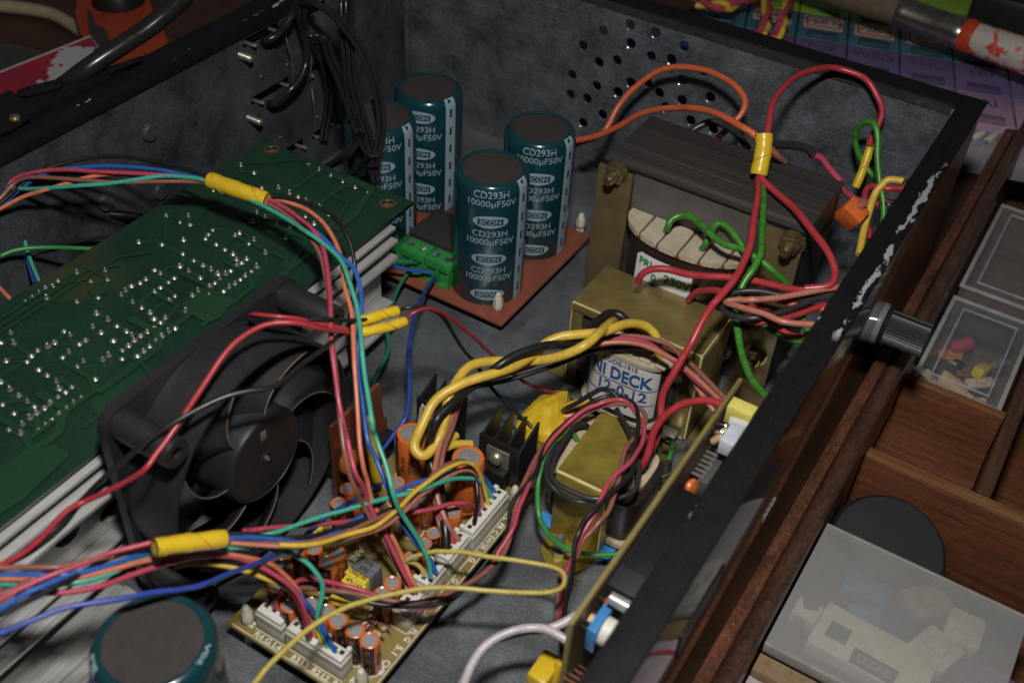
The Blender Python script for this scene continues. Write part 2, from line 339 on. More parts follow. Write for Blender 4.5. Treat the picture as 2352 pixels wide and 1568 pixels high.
# volume control on the fascia
kn = thing('volume_knob', 'ribbed black volume knob sticking out of the front of the case', 'knob', tuple(atx(2020, 742, -4.4)))
kx = kn.location
K('bezel', LA([(.95, -.06), (.95, .06), (.85, .18), (.6, .18)], o=kx, axis=(1, 0, 0), seg=32, cap1=False), M('bezel_acrylic', (.20, .20, .205), rough=.15, c2=(.14, .14, .145)), kn)
K('skirt', LA([(.55, .12), (.80, .22), (.84, .32), (.8, .38), (.66, .38)], o=kx, axis=(1, 0, 0), seg=32), BPL, kn)
bm = bmesh.new(); n_ = 64
prism(bm, [((.75 if i % 2 else .68) * math.cos(2 * PI * i / n_), (.75 if i % 2 else .68) * math.sin(2 * PI * i / n_)) for i in range(n_)], .36, 2.05, lambda u, v, w: Vector((kx.x + w, kx.y + u, kx.z + v)))
K('grip', bm, M('knob_rubber', (.036, .036, .037), rough=.5, c2=(.026, .026, .027)), kn, smooth=False)
K('top_cap', LA([(.67, 2.04), (.65, 2.1), (.02, 2.1)], o=kx, axis=(1, 0, 0), seg=28), BPL, kn)
K('pointer', B(kx.x + .38, kx.x + 2.05, kx.y - .05, kx.y + .05, kx.z + .72, kx.z + .79), BPL, kn)
# dark block on the fascia with a row of small white squares
K('port_recess', B(-4.5, -4.42, 19.2, 22.4, 6.0, 7.2, bev=.1), BPL)
for k in range(4):
    q = atx(1757 + k * 7, 1188 - k * 12, -4.44); K('white_square', B(-4.46, -4.42, q.y - .1, q.y + .1, q.z - .16, q.z + .16, bev=.01), M('dim_white', (.3, .3, .29), rough=.4))

# external bracket bolted to the rear rim
br = thing('rear_bracket', 'black folded metal bracket screwed on behind the rear rim', 'bracket', (-38.5, 24, 9))
def slab(pts, z0, z1):
    bm = bmesh.new(); Q = [at(x, y, z1) for x, y in pts]; prism(bm, [(q.x, q.y) for q in Q], z0, z1); bmesh.ops.bevel(bm, geom=bm.edges[:], offset=.06, segments=2, affect='EDGES'); return bm
K('bracket_plate', slab([(-60, 345), (-60, 235), (0, 225), (60, 212), (140, 190), (200, 170), (330, 125), (318, 137), (72, 258)], 10.1, 10.7), BLK, br)
K('bracket_wing', slab([(35, 207), (62, 198), (140, 178), (146, 186), (140, 194), (60, 212), (40, 215)], 10.9, 11.1), BLK, br)
K('bracket_wing', slab([(240, 158), (322, 130), (330, 133), (250, 166)], 10.8, 10.95), BLK, br)
K('bracket_tab', slab([(-50, 260), (2, 214), (22, 204), (38, 214), (72, 262), (20, 290), (-50, 320)], 10.75, 11.0), BLK, br)
q = at(34, 272, 11.02)
K('screw', LA([(.22, -.1), (.22, .04), (.15, .12), (.02, .14)], o=q, seg=14), M('old_brass_screw', (.24, .18, .08), rough=.35, metal=.6), br)
# ================================================================== capacitor board
CB = thing('capacitor_board', 'reddish brown circuit board in the far middle carrying four tall green capacitors', 'circuit board', (-25, 38.7, .8))
PHEN = M('phenolic_board', (.235, .068, .038), rough=.45, grain=.2, c2=(.18, .05, .03), ns=.9, speck=(.42, .3, .24), speck_amt=.4, speck_scale=7, coat=.2)
K('board', B(-32.2, -19.95, 34.35, 43.1, .72, .88, bev=.03), PHEN, CB)
K('copper_side', B(-32.1, -20.0, 34.4, 43.05, .69, .715), M('board_edge', (.10, .03, .02), rough=.6), CB)
TEAL = M('dark_teal_sleeve', (.006, .042, .052), rough=.2, c2=(.005, .034, .042), ns=.6, coat=.3, speck=(.1, .12, .11), speck_amt=.2, speck_scale=10)
STRP = M('pale_blue_print', (.25, .33, .39), rough=.3, c2=(.22, .29, .345), ns=1)
DISC = M('dusty_cap_disc', (.036, .030, .028), rough=.8, grain=.3, c2=(.026, .022, .021), ns=1.6, bump=.1, bs=20, speck=(.11, .085, .065), speck_amt=.4, speck_scale=14)
def big_cap(loc, r, h, ang, label, group, top=False, phase=.42):
    t = thing('can_capacitor', label, 'capacitor', loc, group)
    o = Vector((0, 0, 0))
    prof = [(r * .97, .0), (r, .1), (r, h - .55), (r * .985, h - .3), (r * .93, h - .1), (r * .87, h - .01), (r * .82, h + .0), (r * .785, h - .05)]
    obj('sleeve', LA(prof, seg=48, cap1=False), TEAL, t)
    obj('end_disc', LA([(r * .80, h - .085), (r * .3, h - .08), (.02, h - .08)], seg=40), DISC, t)
    # stripe with dark dashes, wrapped over the shoulder
    a1 = ang + .80; bm = bmesh.new(); seq = [(r, .05), (r, h - .55), (r * .985, h - .3), (r * .93, h - .1), (r * .87, h - .01)]
    def patch(bm, a_lo, a_hi, pr, off, n=6):
        rows = []
        for rr, z in pr:
            rows.append([bm.verts.new(((rr + off) * math.cos(a_lo + (a_hi - a_lo) * i / n), (rr + off) * math.sin(a_lo + (a_hi - a_lo) * i / n), z + (off if rr < r * .95 else 0))) for i in range(n + 1)])
        for A, D in zip(rows, rows[1:]):
            for i in range(n): bm.faces.new((A[i], A[i + 1], D[i + 1], D[i]))
    patch(bm, a1, a1 + .36, seq, .012); st = obj('polarity_stripe', bm, STRP, t)
    bm = bmesh.new(); z = .5
    while z < h - .8:
        patch(bm, a1 + .13, a1 + .21, [(r, z), (r, z + .45)], .02, 2); z += 1.02
    patch(bm, a1 + .10, a1 + .2, [(r * .985, h - .36), (r * .93, h - .1), (r * .90, h - .05)], .02, 2)
    obj('stripe_dash', bm, TEAL, st)
    z = h - phase; parts = []; k = 0
    while z > -1:
        if z > .25: obj('lettering', glyphs('CD293H', .46, wrap_map(z, r, h, ang, .014), bold=.003), STRP, t)
        if z - .46 > .25: obj('lettering', glyphs('10000µF50V', .47, wrap_map(z - .44, r, h, ang, .014), bold=.003, sx=.98), STRP, t)
        zl = z + .68 if z + .68 < h - .6 else -1
        if zl > .3:
            ring = [cyl_map((0, 0, zl), r + .012, ang)(a, b_) for a, b_ in circ(0, 0, .33, 28, 2.5)]
            bm = bmesh.new(); c0 = bm.verts.new(cyl_map((0, 0, zl), r + .012, ang)(0, 0)); 
            ncol = 28; grid = []
            for i in range(ncol + 1):
                a = -.84 * math.cos(PI * i / ncol); hh = .33 * math.sqrt(max(1e-5, 1 - (a / .8401) ** 2))
                f_ = cyl_map((0, 0, zl), r + .012, ang)
                grid.append((bm.verts.new(f_(a, -hh)), bm.verts.new(f_(a, hh))))
            bm.verts.remove(c0)
            for A, D in zip(grid, grid[1:]):
                try: bm.faces.new((A[0], D[0], D[1], A[1]))
                except Exception: pass
            em = obj('emblem', bm, STRP, t)
            bm = bmesh.new(); f_ = cyl_map((0, 0, zl), r + .03, ang); g = []
            for i in range(9):
                a = -.60 + 1.2 * i / 8; g.append((bm.verts.new(f_(a, -.16)), bm.verts.new(f_(a, .165))))
            for A, D in zip(g, g[1:]): bm.faces.new((A[0], D[0], D[1], A[1]))
            obj('emblem_bar', bm, TEAL, em)
            obj('emblem_lettering', glyphs('JICON', .33, cyl_map((0, 0, zl), r + .048, ang), bold=.005, sx=1.1), STRP, em)
        z -= 2.1
    if top:
        obj('top_lettering', join([glyphs(s_, .5, (lambda a, b_: Vector(((r * .885) * math.cos(aa + a / r), (r * .885) * math.sin(aa + a / r), h + .012 - 0)) + Vector((math.cos(aa), math.sin(aa), 0)) * b_ * .4), bold=.01) for s_, aa in (('50V', .3),)]), STRP, t)
    return t
CG = 'tall green capacitors on the brown board'
ang0 = math.atan2(-36.5, 22.0)
big_cap((-22.2, 36.55, .88), 1.74, 6.75, ang0 + .02, 'nearest tall dark green capacitor, its whole side lettering in view beside the terminal blocks', CG)
big_cap((-22.25, 40.95, .88), 1.74, 6.7, ang0 - .02, 'dark green capacitor nearest the big black transformer, partly behind the nearest one', CG)
big_cap((-29.05, 37.25, .88), 1.74, 6.7, ang0 + .02, 'dark green capacitor crossed by the hanging black cables', CG)
big_cap((-28.95, 41.15, .88), 1.74, 6.55, ang0 - .22, 'dark green capacitor farthest back against the drilled side wall', CG, phase=1.5)
bc = big_cap((-16.9, 10.5, .9), 1.80, 6.5, -3.1, 'blurred big green capacitor closest to the viewer beside the heatsink', 'tall green capacitors on the brown board', top=True)
bc['group'] = 'big capacitor near the heatsink'
# black bridge rectifier
R1 = thing('bridge_rectifier', 'flat square black rectifier block between the tall green capacitors', 'rectifier', (-25.5, 38.6, .88))
p = at(985, 505, 1.7); q = at(1060, 545, 1.7)
K('body', B(-27.2, -24.0, 36.9, 39.4, .95, 1.75, bev=.06), M('rectifier_black', (.022, .02, .019), rough=.7, c2=(.03, .027, .025), bump=.1), R1)
for k in range(4): K('pin', B(-26.9 + k * .85, -26.75 + k * .85, 36.8, 36.89, .88, 1.3), TIN, R1)
# green screw terminals
GRN = M('green_terminal_plastic', (.035, .26, .065), rough=.42, c2=(.028, .21, .05), ns=1.2)
tl = ('green two-screw terminal block next to the nearest tall capacitor', 'middle green terminal block of the row on the brown board', 'green terminal block half hidden by the heatsink end')
base = at(1003, 655, .88)
for k in range(3):
    x0 = base.x - .75 - k * 1.52; y0 = base.y - .1
    t = thing('screw_terminal', tl[k], 'terminal block', (x0 + .7, y0 + .6, .88), 'green screw terminals')
    bm = bmesh.new(); box(bm, x0, x0 + 1.45, y0 + .35, y0 + 1.3, .88, 1.75, bev=.02); box(bm, x0, x0 + 1.45, y0 + .15, y0 + 1.15, 1.751, 2.25, bev=.03)
    for xx in (x0, x0 + .68, x0 + 1.35): box(bm, xx, xx + .1, y0 + .05, y0 + .349, .88, 1.75)
    box(bm, x0 + .005, x0 + 1.445, y0 + .06, y0 + .34, .885, .98)
    K('housing', bm, GRN, t)
    for xx in (x0 + .38, x0 + 1.07):
        s = K('clamp_screw', LA([(.27, 2.245), (.26, 2.27), (.21, 2.27), (.2, 2.255), (.02, 2.255)], o=(xx, y0 + .63, 0), seg=14), GRN, t)
        K('screw_head', LA([(.19, 2.256), (.18, 2.285), (.02, 2.29)], o=(xx, y0 + .63, 0), seg=12), TIN, t)
# ivory stand-offs through the board corners
def standoff(p, z, h, label, group, r=.26):
    t = thing('standoff', label, 'standoff', (p.x, p.y, 0), group)
    obj('post', LA([(r * 1.1, 0), (r * 1.0, .1), (r * .8, .3), (r * .8, z - .17)], seg=12), IVORY, t)
    bm = LA([(r * .8, z), (r * 1.05, z + .12), (r * .95, z + .3), (r * .8, z + h * .7), (r * .45, z + h * .95), (.03, z + h)], seg=12)
    obj('snap_head', bm, IVORY, t)
    bm = bmesh.new()
    for k in range(3):
        a = .5 + k * 2.1; box(bm, -.015, .015, -.015, .015, z + .15, z + h * .72, mtx=Matrix.Translation((r * .97 * math.cos(a), r * .97 * math.sin(a), 0)))
    obj('slit', bm, M('slit_shade', (.25, .22, .15)), t)
    return t
SG = 'ivory snap-in standoffs holding the boards'
standoff(at(1143, 708, .88), .88, .95, 'ivory peg at the near corner of the reddish brown board', SG)
standoff(at(1333, 520, .88), .88, .85, 'ivory peg at the brown board corner beside the big transformer', SG)

# ================================================================== green power board above the heatsink
GB = thing('power_board', 'long dark green circuit board lying solder side up over the heatsink', 'circuit board', (-28.3, 18, 7))
PCBG = M('green_solder_mask', (.012, .044, .021), rough=.36, grain=.25, gs=9, rgh=.72, c2=(.008, .026, .019), ns=.25, speck=(.09, .11, .06), speck_amt=.36, speck_scale=8, coat=.15)
N, L, b = nodes_of(PCBG)
tc = N.new('ShaderNodeTexCoord'); wv = N.new('ShaderNodeTexNoise'); wv.inputs['Scale'].default_value = .34; wv.inputs['Detail'].default_value = 1; L.new(tc.outputs['Object'], wv.inputs['Vector'])
cur = b.inputs['Base Color'].links[0].from_socket
mod = N.new('ShaderNodeMath'); mod.operation = 'MODULO'; mod.inputs[1].default_value = .045; L.new(wv.outputs[0], mod.inputs[0])
lt = N.new('ShaderNodeMath'); lt.operation = 'LESS_THAN'; lt.inputs[1].default_value = .0042; L.new(mod.outputs[0], lt.inputs[0])
mk = N.new('ShaderNodeMath'); mk.operation = 'MULTIPLY'; mk.inputs[1].default_value = .0; L.new(lt.outputs[0], mk.inputs[0])
mx = N.new('ShaderNodeMix'); mx.data_type = 'RGBA'; mx.inputs[7].default_value = (.055, .095, .045, 1); L.new(mk.outputs[0], mx.inputs[0]); L.new(cur, mx.inputs[6])
# rusty stain creeping in from the edges
n5 = N.new('ShaderNodeTexNoise'); n5.inputs['Scale'].default_value = .16; n5.inputs['Detail'].default_value = 6; L.new(tc.outputs['Object'], n5.inputs['Vector'])
r5 = N.new('ShaderNodeMapRange'); r5.inputs[1].default_value = .56; r5.inputs[2].default_value = .76; r5.inputs[4].default_value = .8; L.new(n5.outputs[0], r5.inputs[0])
m5 = N.new('ShaderNodeMix'); m5.data_type = 'RGBA'; m5.inputs[7].default_value = (.060, .048, .022, 1); L.new(r5.outputs[0], m5.inputs[0]); L.new(mx.outputs[2], m5.inputs[6])
L.new(m5.outputs[2], b.inputs['Base Color'])
pl = plate([[(-32.65, 2.0), (-24.0, 2.0), (-24.0, 32.95), (-32.65, 32.95)]] + [circ(at(px, py, 7).x, at(px, py, 7).y, .26, 16) for px, py in ((624, 343), (890, 467))], .15, lambda u, v, w: Vector((u, v, 6.92 + w)))
K('board', pl, PCBG, GB, smooth=False)
K('board_core', B(-32.6, -24.03, 2.05, 32.92, 6.80, 6.842), M('tan_laminate_edge', (.15, .075, .025), rough=.6), GB)
for px, py in ((624, 343), (890, 467)):
    c = at(px, py, 7); K('hole_ring', LA([(.36, 7.0), (.36, 7.006), (.265, 7.006), (.265, 7.0)], o=(c.x, c.y, 0), seg=18, cap0=False, cap1=False), M('ring_copper', (.20, .11, .04), rough=.4, metal=.5), GB)
J1 = [(955, 100), (1115, 115), (1265, 85), (1415, 75), (1435, 45), (1465, 15), (1490, 115), (1550, 150), (1605, 180), (1630, 220), (1700, 215), (1665, 240), (1630, 265), (1590, 295), (1555, 320), (1515, 350), (1480, 380), (1445, 405), (1770, 270), (1730, 300), (1690, 330), (1655, 355), (1620, 385), (1580, 410), (1540, 435), (1440, 460), (1365, 435), (1325, 465), (1260, 180), (1335, 225), (1400, 260), (1455, 290), (1500, 315), (1240, 265), (1300, 300), (1380, 345), (1065, 290), (1105, 315), (1005, 355), (965, 380), (905, 400), (865, 435), (835, 465), (1200, 345), (1160, 375), (1105, 410), (1065, 440), (1205, 470), (1165, 500), (1280, 575), (915, 515), (975, 550), (1035, 585), (1060, 625), (1140, 620), (1105, 650), (1060, 685), (1015, 715), (970, 745), (925, 775), (885, 810), (840, 845), (1205, 690), (1160, 715), (1115, 745), (1075, 780), (1030, 815), (990, 850), (945, 880), (840, 900), (750, 880), (710, 910), (665, 590), (745, 635), (805, 675), (870, 712), (910, 740), (640, 685), (695, 720), (780, 775), (575, 920), (530, 955), (440, 710), (485, 740), (375, 790), (330, 820), (260, 845), (215, 880), (185, 920), (590, 775), (545, 800), (475, 855), (430, 890), (655, 1040), (265, 975), (325, 1015), (390, 1060), (405, 1105), (495, 1095), (450, 1130), (400, 1165), (350, 1205), (305, 1240), (250, 1275), (205, 1310), (155, 1350), (560, 1170), (510, 1205), (460, 1245), (410, 1280), (360, 1320), (315, 1355), (265, 1390), (145, 1415), (60, 1390), (70, 1115), (130, 1155), (190, 1200), (235, 1230), (15, 1215), (95, 1275), (5, 1060), (95, 795), (75, 725), (40, 915), (5, 790), (175, 510), (225, 480), (270, 450), (315, 420), (360, 395), (400, 365), (320, 485), (530, 310), (725, 295), (740, 360), (625, 370), (675, 480), (530, 510), (1830, 175), (1970, 70), (1715, 110), (1750, 85), (1620, 55), (1650, 35), (2000, 5)]
J2 = [(1660, 1140), (1750, 1190), (2125, 1130), (2200, 1170), (2280, 1210), (1805, 1295), (1920, 1295), (1995, 1330), (2055, 1355), (2110, 1385), (2200, 1415), (2265, 1475), (1470, 1310), (1145, 1485), (1300, 1490), (1240, 1530), (1310, 1545), (1660, 1470), (1770, 1465), (1825, 1495), (1740, 1530), (1910, 1535), (2000, 1560), (2105, 1490), (2165, 1540), (2362, 1250), (2447, 1290), (2532, 1330)]
dots = [(x / 3, 522.3 + y / 3) for x, y in J1] + [(x / 3, y / 3) for x, y in J2]
sol = []; SLD = M('dull_solder', (.36, .35, .33), rough=.4, metal=.7, c2=(.24, .23, .21), ns=9)
for k in range(4):
    s = random.Random(k); hgt = (.085, .10, .125, .15)[k]; w = (.14, .13, .135, .12)[k]
    me = bpy.data.meshes.new('solder_joint'); bm = LA([(w, 0), (w * .82, hgt * .3), (w * .48, hgt * .65), (.06, hgt * .95), (.03, hgt * 1.05 + .014 * k)], seg=8, cap0=False)
    for v in bm.verts: v.co.x += s.uniform(-.012, .012) + v.co.z * s.uniform(-.1, .1)
    bmesh.ops.recalc_face_normals(bm, faces=bm.faces[:]); bm.to_mesh(me); bm.free(); me.materials.append(SLD)
    me.polygons.foreach_set('use_smooth', [True] * len(me.polygons)); sol.append(me)
for px, py in dots:
    p = at(px, py, 7.06); o = bpy.data.objects.new('solder_joint', random.choice(sol)); C.objects.link(o); o.parent = GB
    o.location = (p.x + 28.3, p.y - 18, .04); o.rotation_euler = (0, 0, random.uniform(0, 6.3)); s = random.uniform(.8, 1.12); o.scale = (s, s, s)
# copper tracks under the green lacquer: low ridges from joint to joint
TRK = M('lacquered_track', (.016, .054, .023), rough=.34, c2=(.012, .042, .022), ns=.3, coat=.15)
bm = bmesh.new(); rt = random.Random(11); ps = [at(px, py, 7.0) for px, py in dots]
zt_ = [6.998]
def ridge(P, w):
    for a, c in zip(P, P[1:]):
        d = (c - a); 
        if d.length < .05: continue
        d.normalize(); n = Vector((-d.y, d.x, 0)) * w; zt_[0] += .0003; vs = []
        for q, sg in ((a - d * w * .4, 1), (a - d * w * .4, -1), (c + d * w * .4, -1), (c + d * w * .4, 1)): vs.append(bm.verts.new(Vector((q.x, q.y, zt_[0])) + n * sg))
        bm.faces.new(vs)
for k, p_ in enumerate(ps):
    near = sorted(ps, key=lambda q: (q - p_).length)[2:6]; q_ = rt.choice(near); d = q_ - p_; m_ = min(abs(d.x), abs(d.y)); e = p_ + Vector((math.copysign(m_, d.x), math.copysign(m_, d.y), 0))
    ridge([p_, e, q_], rt.choice((.05, .06, .09)))
for k in range(16):
    x = -24.4 - rt.random() * 2.2; y = 6 + k * 1.55; ridge([Vector((x, y, 7)), Vector((x, y + 1.2 + rt.random() * 2, 7)), Vector((x - .7, y + 3.4, 7)), Vector((x - 2.0, y + 3.4, 7))], rt.choice((.06, .1, .16)))
for k in range(3):
    x = -31.9 + k * .33; ridge([Vector((x, 4 + k, 7)), Vector((x, 20 + 1.3 * k, 7)), Vector((x + .8, 21 + 1.3 * k, 7))], .07)
for x, y, a_, c_ in ((-24.9, 12.6, .7, 1.6), (-25.2, 17.2, .6, 1.2), (-25.4, 8.3, .8, 1.5), (-26.2, 22.5, .9, .8)):
    zt_[0] += .0005; vs = [bm.verts.new((x + u * a_, y + v * c_, zt_[0])) for u, v in ((-1, -.6), (-.4, -1), (.8, -1), (1, -.3), (.6, 1), (-.7, 1))]; bm.faces.new(vs)
tk = K('track', bm, TRK, GB, smooth=False); tk['kind'] = 'stuff'
# ================================================================== heatsink
HS = thing('heatsink', 'long finned bare aluminium heatsink under the green board', 'heatsink', (-25, 17, 3))
ALU = M('brushed_aluminium', (.66, .655, .64), rough=.36, metal=.45, grain=.22, gs=6, c2=(.42, .415, .40), ns=1.6, stretch=(4, .12, 4), bump=.06, bs=4, speck=(.2, .19, .17), speck_amt=.15, speck_scale=6)
oval = lambda y, z: [(y + .55 * math.cos(2 * PI * i / 16), z + .42 * math.sin(2 * PI * i / 16)) for i in range(16)]
h1, h2 = atx(155, 1228, -24.75), atx(257, 1172, -24.75); hd = h2 - h1
K('base_wall', plate([[(2, .25), (31.4, .25), (31.4, 6.3), (2, 6.3)]] + [oval((h1 + hd * k).y, (h1 + hd * k).z) for k in (-1, 0, 1)], .3, lambda u, v, w: Vector((-24.9 + w, u, v))), ALU, HS)
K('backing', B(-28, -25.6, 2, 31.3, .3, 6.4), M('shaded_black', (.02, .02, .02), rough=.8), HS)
for z, x1, th in ((6.5, -23.85, .18), (5.85, -23.75, .2), (4.95, -23.75, .2), (2.2, -24.1, .14), (1.5, -23.7, .18)):
    K('fin', B(-24.74, x1, 2, 31.45, z - th / 2, z + th / 2, bev=.03), ALU, HS)
K('lower_flange', B(-24.74, -20.9, 2, 14.2, .25, .5, bev=.04), ALU, HS)
K('flange_rib', B(-21.2, -20.9, 2, 14.2, .51, .85, bev=.05), ALU, HS)
K('flange_rib', B(-21.85, -21.6, 2, 14.2, .51, .8, bev=.05), ALU, HS)
K('flange_rib', B(-23.5, -22.4, 2, 14.2, .51, .75, bev=.05), ALU, HS)
# ================================================================== fan
FN = thing('cooling_fan', 'square dusty black cooling fan standing upright against the heatsink', 'fan', (-22, 19, .5))
fy, fz, fx = 19.05, 5.1, -22.75
FAN = M('dusty_fan_plastic', (.0135, .0138, .0165), rough=.42, grain=.4, gs=14, scratch=.1, rgh=.7, c2=(.022, .020, .019), ns=.55, bump=.12, bs=24, speck=(.10, .08, .06), speck_amt=.3, speck_scale=14)
FAND = M('dusty_blade_edge', (.15, .115, .08), rough=.85, c2=(.1, .075, .055), ns=1.5)
sq = []
R_ = .7
for cxs, cys, a0 in ((1, 1, 0), (-1, 1, PI / 2), (-1, -1, PI), (1, -1, 1.5 * PI)):
    for k in range(6):
        a = a0 + PI / 2 * k / 5; sq.append((fy + cxs * (4.62 - R_) + R_ * math.cos(a), fz + cys * (4.55 - R_) + R_ * math.sin(a)))
K('back_flange', plate([sq, circ(fy, fz, 4.3, 40)], .4, lambda u, v, w: Vector((fx + w, u, v))), FAN, FN)
fr = bmesh.new()
lathe(fr, [(4.32, .2), (4.55, .2), (4.5, 2.35), (4.38, 2.35), (4.28, .2)], o=(fx, fy, fz), axis=(1, 0, 0), seg=48, cap0=False, cap1=False)
K('shroud_ring', fr, FAN, FN)
for sy in (-1, 1):
    for sz in (-1, 1):
        c = K('corner_post', LA([(.55, .2), (.52, 2.5), (.5, 2.55), (.24, 2.55), (.24, 1.2)], o=(fx, fy + sy * 3.92, fz + sz * 3.86), axis=(1, 0, 0), seg=22), FAN, FN)
for a in (.6, 2.2, 3.8, 5.3):
    K('strut', B(-.12, .12, 1.6, 4.4, -.12, .12, mtx=Matrix.Translation((fx + .25, fy, fz)) @ Matrix.Rotation(a, 4, 'X')), FAN, FN)
hub = K('hub', LA([(1.9, .5), (1.9, 2.05), (1.82, 2.25), (1.7, 2.3), (1.68, 2.27), (.3, 2.27), (.27, 2.3), (.16, 2.3), (.14, 2.26), (.02, 2.26)], o=(fx, fy, fz), axis=(1, 0, 0), seg=40, cap0=False), FAN, FN)
K('shaft_end', LA([(.1, 2.26), (.09, 2.29), (.01, 2.29)], o=(fx, fy, fz), axis=(1, 0, 0), seg=10), ZINC, FN)
K('balance_slot', B(fx + 2.268, fx + 2.275, fy - .14, fy + .14, fz + .9, fz + 1.35, bev=.003), FAND, FN)
for k in range(7):
    bm = bmesh.new(); g = []; nr, ncd = 9, 9
    for i in range(nr + 1):
        s = i / nr; r = 1.86 + 2.36 * s; row = []
        for j in range(ncd + 1):
            t = j / ncd
            a = 2 * PI * k / 7 - .18 - .62 * s ** 1.4 + t * (.92 + .12 * s)
            x = fx + 2.1 - 1.35 * t - .25 * math.sin(PI * t)
            row.append((x, fy - r * math.sin(a), fz + r * math.cos(a)))
        g.append(row)
    top = [[bm.verts.new(p_) for p_ in row] for row in g]; bot = [[bm.verts.new((p_[0] - .09, p_[1], p_[2])) for p_ in row] for row in g]
    for i in range(nr):
        for j in range(ncd):
            bm.faces.new((top[i][j], top[i][j + 1], top[i + 1][j + 1], top[i + 1][j])); bm.faces.new((bot[i][j], bot[i + 1][j], bot[i + 1][j + 1], bot[i][j + 1]))
    for i in range(nr):
        bm.faces.new((top[i][0], top[i + 1][0], bot[i + 1][0], bot[i][0])); bm.faces.new((top[i][-1], bot[i][-1], bot[i + 1][-1], top[i + 1][-1]))
    for j in range(ncd): bm.faces.new((top[-1][j], top[-1][j + 1], bot[-1][j + 1], bot[-1][j]))
    bl = K('blade', bm, FAN, FN)
    e = [Vector(p_) + Vector((.02, 0, 0)) for p_ in [row[0] for row in g]]
    bm = bmesh.new(); tube(bm, e, .028, seg=5, n=2); K('dust_edge', bm, FAND, bl)
# ================================================================== transformers
LAM = M('dusty_laminations', (.066, .058, .054), rough=.5, metal=.3, c2=(.028, .026, .026), ns=1.3, stretch=(.07, 9, 1), bump=.2, bs=7, speck=(.14, .12, .10), speck_amt=.35, speck_scale=9)
N, L, b = nodes_of(LAM)
tc = N.new('ShaderNodeTexCoord'); sp = N.new('ShaderNodeSeparateXYZ'); L.new(tc.outputs['Object'], sp.inputs[0])
nz = N.new('ShaderNodeTexNoise'); nz.inputs['Scale'].default_value = .6; L.new(tc.outputs['Object'], nz.inputs['Vector'])
ad = N.new('ShaderNodeMath'); ad.operation = 'MULTIPLY_ADD'; L.new(nz.outputs[0], ad.inputs[0]); ad.inputs[1].default_value = .012; L.new(sp.outputs[1], ad.inputs[2])
md = N.new('ShaderNodeMath'); md.operation = 'PINGPONG'; md.inputs[1].default_value = .055; L.new(ad.outputs[0], md.inputs[0])
bp = N.new('ShaderNodeBump'); bp.inputs['Strength'].default_value = .8; bp.inputs['Distance'].default_value = .3; L.new(md.outputs[0], bp.inputs['Height']); L.new(bp.outputs[0], b.inputs['Normal'])
rg = N.new('ShaderNodeMapRange'); rg.inputs[2].default_value = .055; L.new(md.outputs[0], rg.inputs[0])
# pale dust streaks along some of the sheets
nz2 = N.new('ShaderNodeTexNoise'); nz2.inputs['Scale'].default_value = 1.0; nz2.inputs['Detail'].default_value = 3
mp = N.new('ShaderNodeMapping'); mp.inputs['Scale'].default_value = (.05, 13, 1); L.new(tc.outputs['Object'], mp.inputs[0]); L.new(mp.outputs[0], nz2.inputs['Vector'])
gt = N.new('ShaderNodeMapRange'); gt.inputs[1].default_value = .58; gt.inputs[2].default_value = .70; gt.inputs[4].default_value = .6; L.new(nz2.outputs[0], gt.inputs[0])
cur = b.inputs['Base Color'].links[0].from_socket
mx = N.new('ShaderNodeMix'); mx.data_type = 'RGBA'; mx.inputs[7].default_value = (.19, .16, .145, 1); L.new(gt.outputs[0], mx.inputs[0]); L.new(cur, mx.inputs[6]); L.new(mx.outputs[2], b.inputs['Base Color'])
GREYC = M('grey_core_sheet', (.14, .128, .12), rough=.45, metal=.35, c2=(.10, .092, .088), ns=.6, speck=(.05, .05, .05), speck_amt=.2, speck_scale=5)
WIND = M('dark_winding_tape', (.026, .016, .014), rough=.35, c2=(.018, .013, .012), ns=1.5, bump=.1, bs=6, speck=(.12, .09, .08), speck_amt=.25, speck_scale=12)
COPPER = M('copper_wire', (.42, .17, .09), rough=.35, metal=.7, c2=(.25, .1, .06), ns=12)
WAX = M('waxy_bobbin', (.46, .40, .29), rough=.38, c2=(.36, .30, .22), ns=1.6, speck=(.25, .14, .06), speck_amt=.15, speck_scale=5)
BT = thing('mains_transformer', 'big black laminated transformer with brass straps in the far corner of the case', 'transformer', (-12.8, 40.5, 0))
K('core_stack', join([B(-17.5, -8.1, 38.15, 42.8, 6.9, 9.0, bev=.03), B(-17.5, -15.6, 38.15, 42.8, .6, 6.89), B(-10.0, -8.1, 38.15, 42.8, .6, 6.89), B(-17.5, -8.1, 38.15, 42.8, .1, .59)]), LAM, BT)
K('front_sheet', B(-15.85, -9.75, 38.04, 38.14, 6.88, 8.93), GREYC, BT)
K('core_edge', B(-17.55, -8.05, 38.05, 38.14, 8.94, 9.02), BLK, BT)
for x0, x1 in ((-17.55, -15.9), (-9.7, -8.02)):
    st = K('strap', B(x0, x1, 37.82, 38.03, .12, 8.9, bev=.03), BRASSD, BT)
    K('strap_foot', B(x0, x1 + .25, 36.6, 37.81, .02, .18, bev=.03), BRASSD, BT)
def bolt(px, py, y, r, parent, mat=ZINC, ln=.8):
    p = aty(px, py, y - .35)
    nut = K('nut', LA([(r * 1.75, 0), (r * 1.75, .32), (r * 1.5, .4)], o=(p.x, y, p.z), axis=(0, -1, 0), seg=6, a0=.2), mat, parent, smooth=False)
    K('washer', LA([(r * 2.1, -.01), (r * 2.1, .05)], o=(p.x, y + .06, p.z), axis=(0, -1, 0), seg=20), mat, parent)
    pr = []; h = .4
    while h < ln: pr += [(r, h), (r * .9, h + .05)]; h += .1
    K('bolt_end', LA(pr + [(r * .7, h + .03), (.02, h + .03)], o=(p.x, y, p.z), axis=(0, -1, 0), seg=14), mat, parent)
